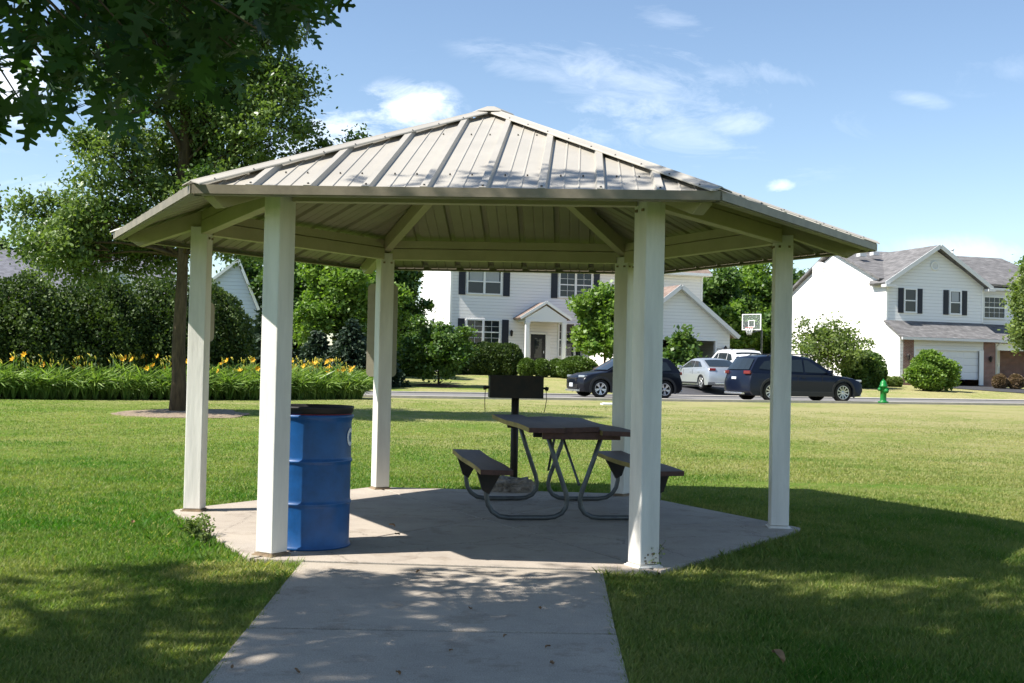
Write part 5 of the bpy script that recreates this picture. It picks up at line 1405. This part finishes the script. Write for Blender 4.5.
# ------------------------------------------------------------------ cars
def make_car(name, loc, rz, label, L_, W_, H_, paint, low, cab, side_wins, ws, rw, wheels, wr, hood, cladding=False, rails=False, spokes=5, tailz=.95, headz=.78, plate_f=True, chrome_strip=False, sc=1.0):
    root = empty(name, loc, rz, label, 'car')
    hw = W_/2
    # lower body outline with wheel arches (x forward)
    c = .20; out = []
    xf, xr = wheels; ar = wr+.055
    out += low          # from rear bumper bottom over the top to front bumper bottom
    zc = c
    def arch(xc):
        a0 = math.asin((zc-wr)/ar); pts = []
        n = 10
        for i in range(n+1):
            a = a0+(PI-2*a0)*i/n; pts.append((xc+ar*math.cos(a), wr+ar*math.sin(a)))
        return pts
    out += arch(xf)+arch(xr)
    ztop = [max(z for x, z in low)]
    n = len(out); nl = len(low)
    def body_pt(x, z, y):
        t = abs(y)/hw
        xx = x
        if abs(x) > L_*.36: xx = math.copysign(abs(x)-(abs(x)-L_*.36)/(L_*.14)*.16*t**3, x)
        if z > .55: z = z-.05*t**6*min(1, (z-.55)/.3)
        if z > .35: yy = y*(1-.035*max(0, (z-.6))/.4)
        else: yy = y*(1-.05*(.35-z)/.2)
        return (xx, yy, z)
    ysl = [-1, -.985, -.93, -.7, -.35, 0, .35, .7, .93, .985, 1]
    vs = []; 
    for s in ysl:
        for i, (x, z) in enumerate(out):
            k = 1.0
            if abs(s) == 1 and i < nl: x2 = x*.992; z2 = z-.012
            else: x2, z2 = x, z
            vs.append(body_pt(x2, z2, s*hw))
    fs = []
    S = len(ysl)
    for j in range(S-1):
        for i in range(n):
            i2 = (i+1) % n; fs.append((j*n+i, j*n+i2, (j+1)*n+i2, (j+1)*n+i))
    mb = MB(); mb.add(vs, fs, 0, False)
    for cap, rev in ((0, 0), ((S-1)*n, 1)):
        f = [cap+i for i in range(n)]; mb.f.append(f[::-1] if rev else f); mb.m.append(0); mb.sm.append(False)
    # cabin
    zb = min(z for x, z in cab); zt = max(z for x, z in cab)
    def hwz(z): return hw*(.955-.20*((z-zb)/(zt-zb))**1.15)
    cs = [-1, -.9, -.5, 0, .5, .9, 1]
    def cpt(x, z, s):
        cr = .035*(1-s*s) if z > zb+.15 else 0
        xx = x+(.10*(s*s))*(-1 if x > 0 else 1)*(0.6 if z < zt-.05 else .25)
        return (xx, hwz(z)*s, z+cr-(.035 if abs(s) == 1 and z > zt-.06 else 0))
    vs = [cpt(x, z, s) for s in cs for x, z in cab]; m = len(cab); fs = []
    for j in range(len(cs)-1):
        for i in range(m): i2 = (i+1) % m; fs.append((j*m+i, j*m+i2, (j+1)*m+i2, (j+1)*m+i))
    fs.append(tuple(range(m))); fs.append(tuple(reversed(range((len(cs)-1)*m, len(cs)*m))))
    mb.add(vs, fs, 0, False)
    body = mb.build('body', paint, root)
    for p_ in body.data.polygons: p_.use_smooth = len(p_.vertices) < 9
    body.data.set_sharp_from_angle(angle=R(38))
    # underside
    mb = MB(); mb.box((0, 0, .27), (L_*.80, W_*.78, .16)); mb.box((xf, 0, .45), (2*ar-.02, W_-.55, .5)); mb.box((xr, 0, .45), (2*ar-.02, W_-.55, .5)); mb.build('underbody', M['black_rubber'], root)
    # windows
    for sgn in (-1, 1):
        for poly in side_wins:
            mb = MB(); vs = []
            for off in (.002, .012):
                for x, z in poly: vs.append((x+.10*(-1 if x > 0 else 1)*.5, sgn*(hwz(z)+off-.0), z))
            k = len(poly); mb.add(vs, [tuple(range(k)), tuple(reversed(range(k, 2*k)))]+[(i, (i+1) % k, k+(i+1) % k, k+i) for i in range(k)]); mb.build('side_window', M['carglass'], root)
    def screen(a, b, nm):
        (x0, z0), (x1, z1) = a, b; mb = MB(); vs = []
        d = Vector((x1-x0, 0, z1-z0)).normalized(); nr = Vector((d.z, 0, -d.x)); nr = nr if (nr.x > 0) == (x0 > 0) else -nr
        for off in (.012, .022):
            for t in (.07, .93):
                x = x0+(x1-x0)*t; z = z0+(z1-z0)*t
                for s in (-.88, -.5, 0, .5, .88):
                    q = cpt(x, z, s); vs.append((q[0]+nr.x*off, q[1], q[2]+nr.z*off))
        fs = [(i, i+1, 5+i+1, 5+i) for i in range(4)]+[(10+i+1, 10+i, 15+i, 15+i+1) for i in range(4)]+[(0, 5, 15, 10), (4, 14, 19, 9)]+[(i+1, i, 10+i, 10+i+1) for i in range(4)]+[(5+i, 6+i, 16+i, 15+i) for i in range(4)]
        mb.add(vs, fs); mb.build(nm, M['carglass'], root)
    screen(ws[0], ws[1], 'windscreen'); screen(rw[0], rw[1], 'rear_window')
    # wheels
    for xc in (xf, xr):
        for sgn in (-1, 1):
            Mx = Matrix.Rotation(R(-90*sgn), 4, 'X'); y = sgn*(hw-.015)
            w = .21
            mb = MB(); r_ = wr
            mb.lathe([(r_*.66, -w), (r_*.93, -w), (r_, -w+.03), (r_, -.03), (r_*.94, 0), (r_*.70, 0), (r_*.67, -.02), (r_*.66, -w)], 32, (xc, y, wr), 0, Mx)
            wh = mb.build('tyre', M['tyre'], root)
            mb = MB(); mb.lathe([(.001, -.09), (r_*.60, -.09), (r_*.66, -.015), (r_*.685, -.008), (r_*.67, -.03), (r_*.66, -.12)], 32, (xc, y, wr), 1, Mx)
            mb.lathe([(r_*.62, -.02), (r_*.685, -.004), (r_*.69, -.012)], 32, (xc, y, wr), 0, Mx)
            for q in range(spokes):
                a = 2*PI*q/spokes+.3
                for da in ((-.13, .13) if spokes <= 5 else (0,)):
                    dv = Vector((math.cos(a+da*1.3), math.sin(a+da*1.3), 0)); dv0 = Vector((math.cos(a), math.sin(a), 0))
                    p0 = Mx @ (dv0*.05+Vector((0, 0, -.04))); p1 = Mx @ (dv*r_*.64+Vector((0, 0, -.02)))
                    mb.bar(Vector((xc, y, wr))+p0, Vector((xc, y, wr))+p1, .042, .03, up=Mx @ Vector((0, 0, 1)), mi=0)
            mb.lathe([(.001, -.01), (.055, -.015), (.06, -.05)], 16, (xc, y, wr), 0, Mx)
            mb.build('rim', [M['rim'], M['clad']], root)
            mb = MB()     # arch liner / cladding ring
            for i in range(13):
                pass
            a0 = math.asin((c-wr)/ar); pts = [(math.cos(a0+(PI-2*a0)*i/14), math.sin(a0+(PI-2*a0)*i/14)) for i in range(15)]
            if cladding:
                wd = .075; vs = []
                for t_ in (hw-.02, hw+.012):
                    for px_, pz_ in pts: vs.append((xc+ar*px_*.99, sgn*t_*(1), wr+ar*pz_*.99))
                    for px_, pz_ in pts: vs.append((xc+(ar+wd)*px_, sgn*t_*(1), wr+(ar+wd)*pz_))
                fs = []
                for i in range(14):
                    fs += [(i, i+1, 16+i, 15+i), (30+i+1, 30+i, 45+i, 46+i), (15+i, 16+i, 46+i, 45+i), (i+1, i, 30+i, 31+i)]
                mb.add(vs, fs); mb.build('wheel_arch', M['clad'], root)
    # sills, bumpers
    for sgn in (-1, 1):
        mb = MB(); mb.box(((xf+xr)/2, sgn*(hw-.02), .29), (xf-xr-2*ar-.02, .06, .16 if cladding else .07)); mb.build('sill', M['clad'], root, bevel=.01)
    xF = L_/2; 
    mb = MB(); mb.box((xF-.10, 0, .40), (.16, W_*.60, .16)); mb.box((xF-.07, 0, .66), (.10, W_*.52, .14)); mb.build('grille', M['black_rubber'], root, bevel=.02)
    for sx, zz in ((1, .255), (-1, .28)):
        mb = MB(); mb.box((sx*(xF-.06), 0, zz), (.14, W_*.66, .07)); mb.build('skid_plate', M['chrome'], root, bevel=.015)
    for sgn in (-1, 1):
        mb = MB(); mb.box((xF-.21, sgn*(hw-.22), headz), (.20, .32, .085), sgn*.42); mb.build('headlight', M['lampglass'], root, bevel=.02)
        mb = MB(); mb.box((-xF+.165, sgn*(hw-.20), tailz), (.13, .30, .12), sgn*-.35); mb.build('tail_light', M['tail'], root, bevel=.02)
        mb = MB(); mb.box((ws[0][0]-.32, sgn*(hw+.06), zb+.10), (.13, .20, .13)); mb.build('mirror', paint, root, bevel=.03)
        mb = MB()
        for x in (-.15, -1.05): mb.box((x, sgn*(hw-.012), zb-.13), (.18, .03, .03))
        mb.build('door_handle', M['chrome'] if chrome_strip else paint, root)
        mb = MB()
        for x in (.62, -.38): mb.box((x, sgn*(hw*1.0-.009), (zb+.35)/2+.03), (.012, .006, zb-.46))
        mb.build('door_gap', M['black_rubber'], root)
    mb = MB(); mb.box((-xF+.045, 0, .78), (.04, .32, .16)); mb.build('number_plate', M['plate'], root)
    if plate_f: mb = MB(); mb.box((xF-.005, 0, .46), (.03, .32, .14)); mb.build('number_plate', M['plate'], root)
    if rails:
        for sgn in (-1, 1):
            mb = MB(); y = sgn*hw*.70; mb.tube([(.42, y, zt-.01), (.32, y, zt+.055), (-1.35, y, zt+.045), (-1.5, y, zt-.03)], .02, 6); mb.build('roof_rail', M['clad'], root)
    root.scale = (sc, sc, sc)
    return root
# dark small suv (faces left) : length 4.35
s = 1
rl = math.atan(.33)
zr = lambda x, y: hgt(x, y)-.005
small_low = [(-2.02, .22), (-2.16, .34), (-2.17, .62), (-2.08, .86), (-2.02, 1.02), (.95, 1.00), (1.25, .98), (1.75, .90), (2.05, .80), (2.16, .66), (2.17, .40), (2.08, .22)]
small_cab = [(-2.03, .97), (-1.80, 1.30), (-1.55, 1.50), (-1.0, 1.56), (-.3, 1.57), (.15, 1.53), (1.12, .97)]
make_car('parked_car', (4.56, 47.3, zr(4.56, 47.3)), rl+PI, 'dark blue small suv with grey cladding parked facing left beyond the lawn', 4.34, 1.8, 1.57, M['navy2'], small_low, small_cab,
         [[(-1.62, 1.06), (-1.45, 1.36), (-1.05, 1.42), (-1.05, 1.04)], [(-.98, 1.04), (-.98, 1.42), (-.12, 1.45), (-.12, 1.02)], [(-.05, 1.02), (-.05, 1.45), (.12, 1.43), (.80, 1.02)]],
         ((1.12, .99), (.16, 1.53)), ((-2.01, 1.02), (-1.62, 1.46)), (1.33, -1.30), .335, None, cladding=True, spokes=5, sc=1.055)
wag_low = [(-2.30, .24), (-2.45, .36), (-2.47, .66), (-2.40, .90), (-2.33, 1.06), (.9, 1.02), (1.30, .99), (1.95, .90), (2.28, .80), (2.42, .66), (2.45, .42), (2.34, .24)]
wag_cab = [(-2.34, 1.02), (-2.12, 1.36), (-1.95, 1.56), (-1.5, 1.62), (-.3, 1.64), (.25, 1.58), (1.22, .99)]
make_car('parked_car', (10.78, 44.8, zr(10.78, 44.8)), rl, 'navy blue wagon with roof rails parked facing right behind the rightmost post', 4.92, 1.88, 1.64, M['navy'], wag_low, wag_cab,
         [[(-1.98, 1.16), (-1.72, 1.42), (-1.30, 1.48), (-1.30, 1.10)], [(-1.22, 1.09), (-1.22, 1.48), (-.20, 1.51), (-.20, 1.06)], [(-.12, 1.06), (-.12, 1.51), (.16, 1.48), (.88, 1.05)]],
         ((1.22, 1.01), (.26, 1.57)), ((-2.32, 1.08), (-2.02, 1.52)), (1.50, -1.42), .36, None, cladding=True, rails=True, spokes=10, tailz=1.02, sc=1.05)
sed_low = [(-2.15, .22), (-2.28, .34), (-2.30, .66), (-2.24, .92), (-2.18, 1.02), (-1.6, 1.06), (.9, .98), (1.25, .94), (1.85, .82), (2.18, .70), (2.28, .56), (2.28, .36), (2.16, .22)]
sed_cab = [(-2.0, 1.0), (-1.15, 1.34), (-.55, 1.43), (-.1, 1.43), (.25, 1.38), (1.25, .93)]
make_car('parked_car', (9.3, 56.0, hgt(9.3, 56.0)), PI/2+R(16), 'silver sedan seen from behind on the driveway of the central house', 4.6, 1.8, 1.43, M['silver'], sed_low, sed_cab,
         [[(-1.35, 1.04), (-.95, 1.28), (-.50, 1.32), (-.50, 1.02)], [(-.42, 1.02), (-.42, 1.32), (.10, 1.33), (.22, 1.30), (.92, .99)]],
         ((1.25, .96), (.26, 1.38)), ((-1.95, 1.02), (-1.12, 1.35)), (1.38, -1.32), .33, None, spokes=5, tailz=.92)
make_car('parked_car', (12.0, 64.0, hgt(12.0, 64.0)), PI/2+R(15), 'white suv parked beyond the silver sedan near the open garage', 4.8, 1.93, 1.74, M['whitecar'], [(x*.98, z*1.04) for x, z in wag_low], [(-2.28, 1.06), (-2.12, 1.46), (-1.90, 1.70), (-1.4, 1.75), (-.3, 1.77), (.20, 1.70), (1.18, 1.03)],
         [[(-1.98, 1.20), (-1.72, 1.50), (-1.30, 1.58), (-1.30, 1.14)], [(-1.22, 1.13), (-1.22, 1.58), (-.20, 1.60), (-.20, 1.10)], [(-.12, 1.10), (-.12, 1.60), (.16, 1.57), (.84, 1.09)]],
         ((1.18, 1.05), (.21, 1.69)), ((-2.25, 1.14), (-2.0, 1.62)), (1.50, -1.42), .36, None, rails=True, spokes=5, tailz=1.05)

# ------------------------------------------------------------------ sky and sun
SUN_EL = R(51); AZ = R(19.5)
w = bpy.data.worlds.new('World'); SC.world = w; w.use_nodes = True; nt = w.node_tree; N = nt.nodes; L = nt.links
bg = N['Background']; sky = N.new('ShaderNodeTexSky'); sky.sky_type = 'NISHITA'; sky.sun_disc = False
sky.sun_elevation = SUN_EL; sky.sun_rotation = R(250.5); sky.altitude = 200; sky.air_density = 1.0; sky.dust_density = .25; sky.ozone_density = 1.6
tc = N.new('ShaderNodeTexCoord')
def mth(op, a, b=None, c=None, clamp=False):
    n = N.new('ShaderNodeMath'); n.operation = op; n.use_clamp = clamp
    for i, v in enumerate((a, b, c)):
        if v is None: continue
        if isinstance(v, (int, float)): n.inputs[i].default_value = v
        else: L.new(v, n.inputs[i])
    return n.outputs[0]
def vnoise(scale, det, rough, st, dist=0):
    mp = N.new('ShaderNodeMapping'); mp.inputs['Scale'].default_value = st; L.new(tc.outputs['Generated'], mp.inputs[0])
    n = N.new('ShaderNodeTexNoise'); n.inputs['Scale'].default_value = scale; n.inputs['Detail'].default_value = det; n.inputs['Roughness'].default_value = rough; n.inputs['Distortion'].default_value = dist
    L.new(mp.outputs[0], n.inputs['Vector']); return n.outputs['Fac']
def blob(px, py, wx, wz, tilt=0):
    r = Vector(ray(px, py)).normalized(); s = N.new('ShaderNodeVectorMath'); s.operation = 'SUBTRACT'; L.new(tc.outputs['Generated'], s.inputs[0]); s.inputs[1].default_value = r
    mp = N.new('ShaderNodeMapping'); mp.vector_type = 'TEXTURE'; mp.inputs['Rotation'].default_value = (0, R(tilt), 0); mp.inputs['Scale'].default_value = (wx/F, .2, wz/F); L.new(s.outputs[0], mp.inputs[0])
    ln = N.new('ShaderNodeVectorMath'); ln.operation = 'LENGTH'; L.new(mp.outputs[0], ln.inputs[0])
    return mth('SUBTRACT', 1, ln.outputs['Value'], clamp=True)
wisp = vnoise(5.5, 10, .68, (1, 1, 3.6), 1.2); puff = vnoise(14, 10, .66, (1, 1, 1.7), .4)
def masked(b, nz, gain, thr, lo=.0, hi=1):
    # cloud density = noise sculpted inside the blob
    return mth('MULTIPLY', mth('MULTIPLY', mth('SUBTRACT', mth('ADD', nz, mth('MULTIPLY', b, .26)), thr), gain, clamp=True), mth('MULTIPLY', b, 3.0, clamp=True), clamp=True)
dens = None
for b_, nz, g_, thr, amp in [(blob(660, 100, 230, 80, 12), wisp, 2.6, .60, .42), (blob(650, 108, 110, 34, -12), puff, 3, .58, .45), (blob(545, 72, 110, 24, 14), wisp, 3, .54, .30), (blob(410, 112, 62, 36), puff, 4, .52, .85), (blob(350, 135, 75, 34), puff, 4, .54, .75), (blob(320, 165, 90, 45), puff, 4, .54, .65), (blob(782, 186, 17, 10), puff, 4, .58, .55),
                  (blob(980, 252, 130, 20), wisp, 3, .54, .35), (blob(5, 80, 60, 50), puff, 4, .5, .9), (blob(610, 75, 90, 26, 6), puff, 3.2, .60, .35), (blob(730, 122, 50, 16), puff, 3.2, .58, .35), (blob(670, 20, 60, 16, 14), wisp, 3, .56, .2), (blob(790, 78, 60, 14, 14), wisp, 3, .56, .25), (blob(915, 98, 40, 10, 18), wisp, 3, .56, .2), (blob(1015, 70, 40, 24), puff, 3, .6, .14),
                  (blob(220, 200, 260, 120), wisp, 2.5, .60, .45)]:
    m_ = mth('MULTIPLY', masked(b_, nz, g_, thr), amp)
    dens = m_ if dens is None else mth('MAXIMUM', dens, m_)
far = mth('MULTIPLY', mth('MULTIPLY', mth('SUBTRACT', wisp, .64), 2.5, clamp=True), .15)
dens = mth('MAXIMUM', dens, far)
mx = N.new('ShaderNodeMix'); mx.data_type = 'RGBA'; L.new(dens, mx.inputs['Factor']); L.new(sky.outputs[0], mx.inputs['A']); mx.inputs['B'].default_value = (9.4, 9.8, 10.4, 1)
L.new(mx.outputs['Result'], bg.inputs['Color']); bg.inputs['Strength'].default_value = .094

sd = bpy.data.lights.new('sun', 'SUN'); sd.energy = 5.0; sd.angle = R(.53); sd.color = (1, .955, .88)
so = bpy.data.objects.new('sun', sd); COL.objects.link(so)
dv = Vector((math.cos(AZ)*math.cos(SUN_EL), math.sin(AZ)*math.cos(SUN_EL), -math.sin(SUN_EL)))
so.rotation_euler = dv.to_track_quat('-Z', 'Y').to_euler(); so.location = (-20, -5, 30)

# ------------------------------------------------------------------ camera
cd = bpy.data.cameras.new('camera'); cam = bpy.data.objects.new('camera', cd); COL.objects.link(cam); SC.camera = cam
cd.sensor_width = 36; cd.lens = F/1024*36; cd.clip_start = .05; cd.clip_end = 5000
cam.matrix_world = Matrix.Translation((0, 0, EYE)) @ Matrix.Rotation(R(90)+PIT, 4, 'X') @ Matrix.Rotation(ROLL, 4, 'Z')
SC.view_settings.view_transform = 'Standard'; SC.view_settings.look = 'None'; SC.view_settings.exposure = .95; SC.view_settings.gamma = 1
SC.cycles.max_bounces = 8; SC.cycles.transparent_max_bounces = 8; SC.cycles.diffuse_bounces = 4
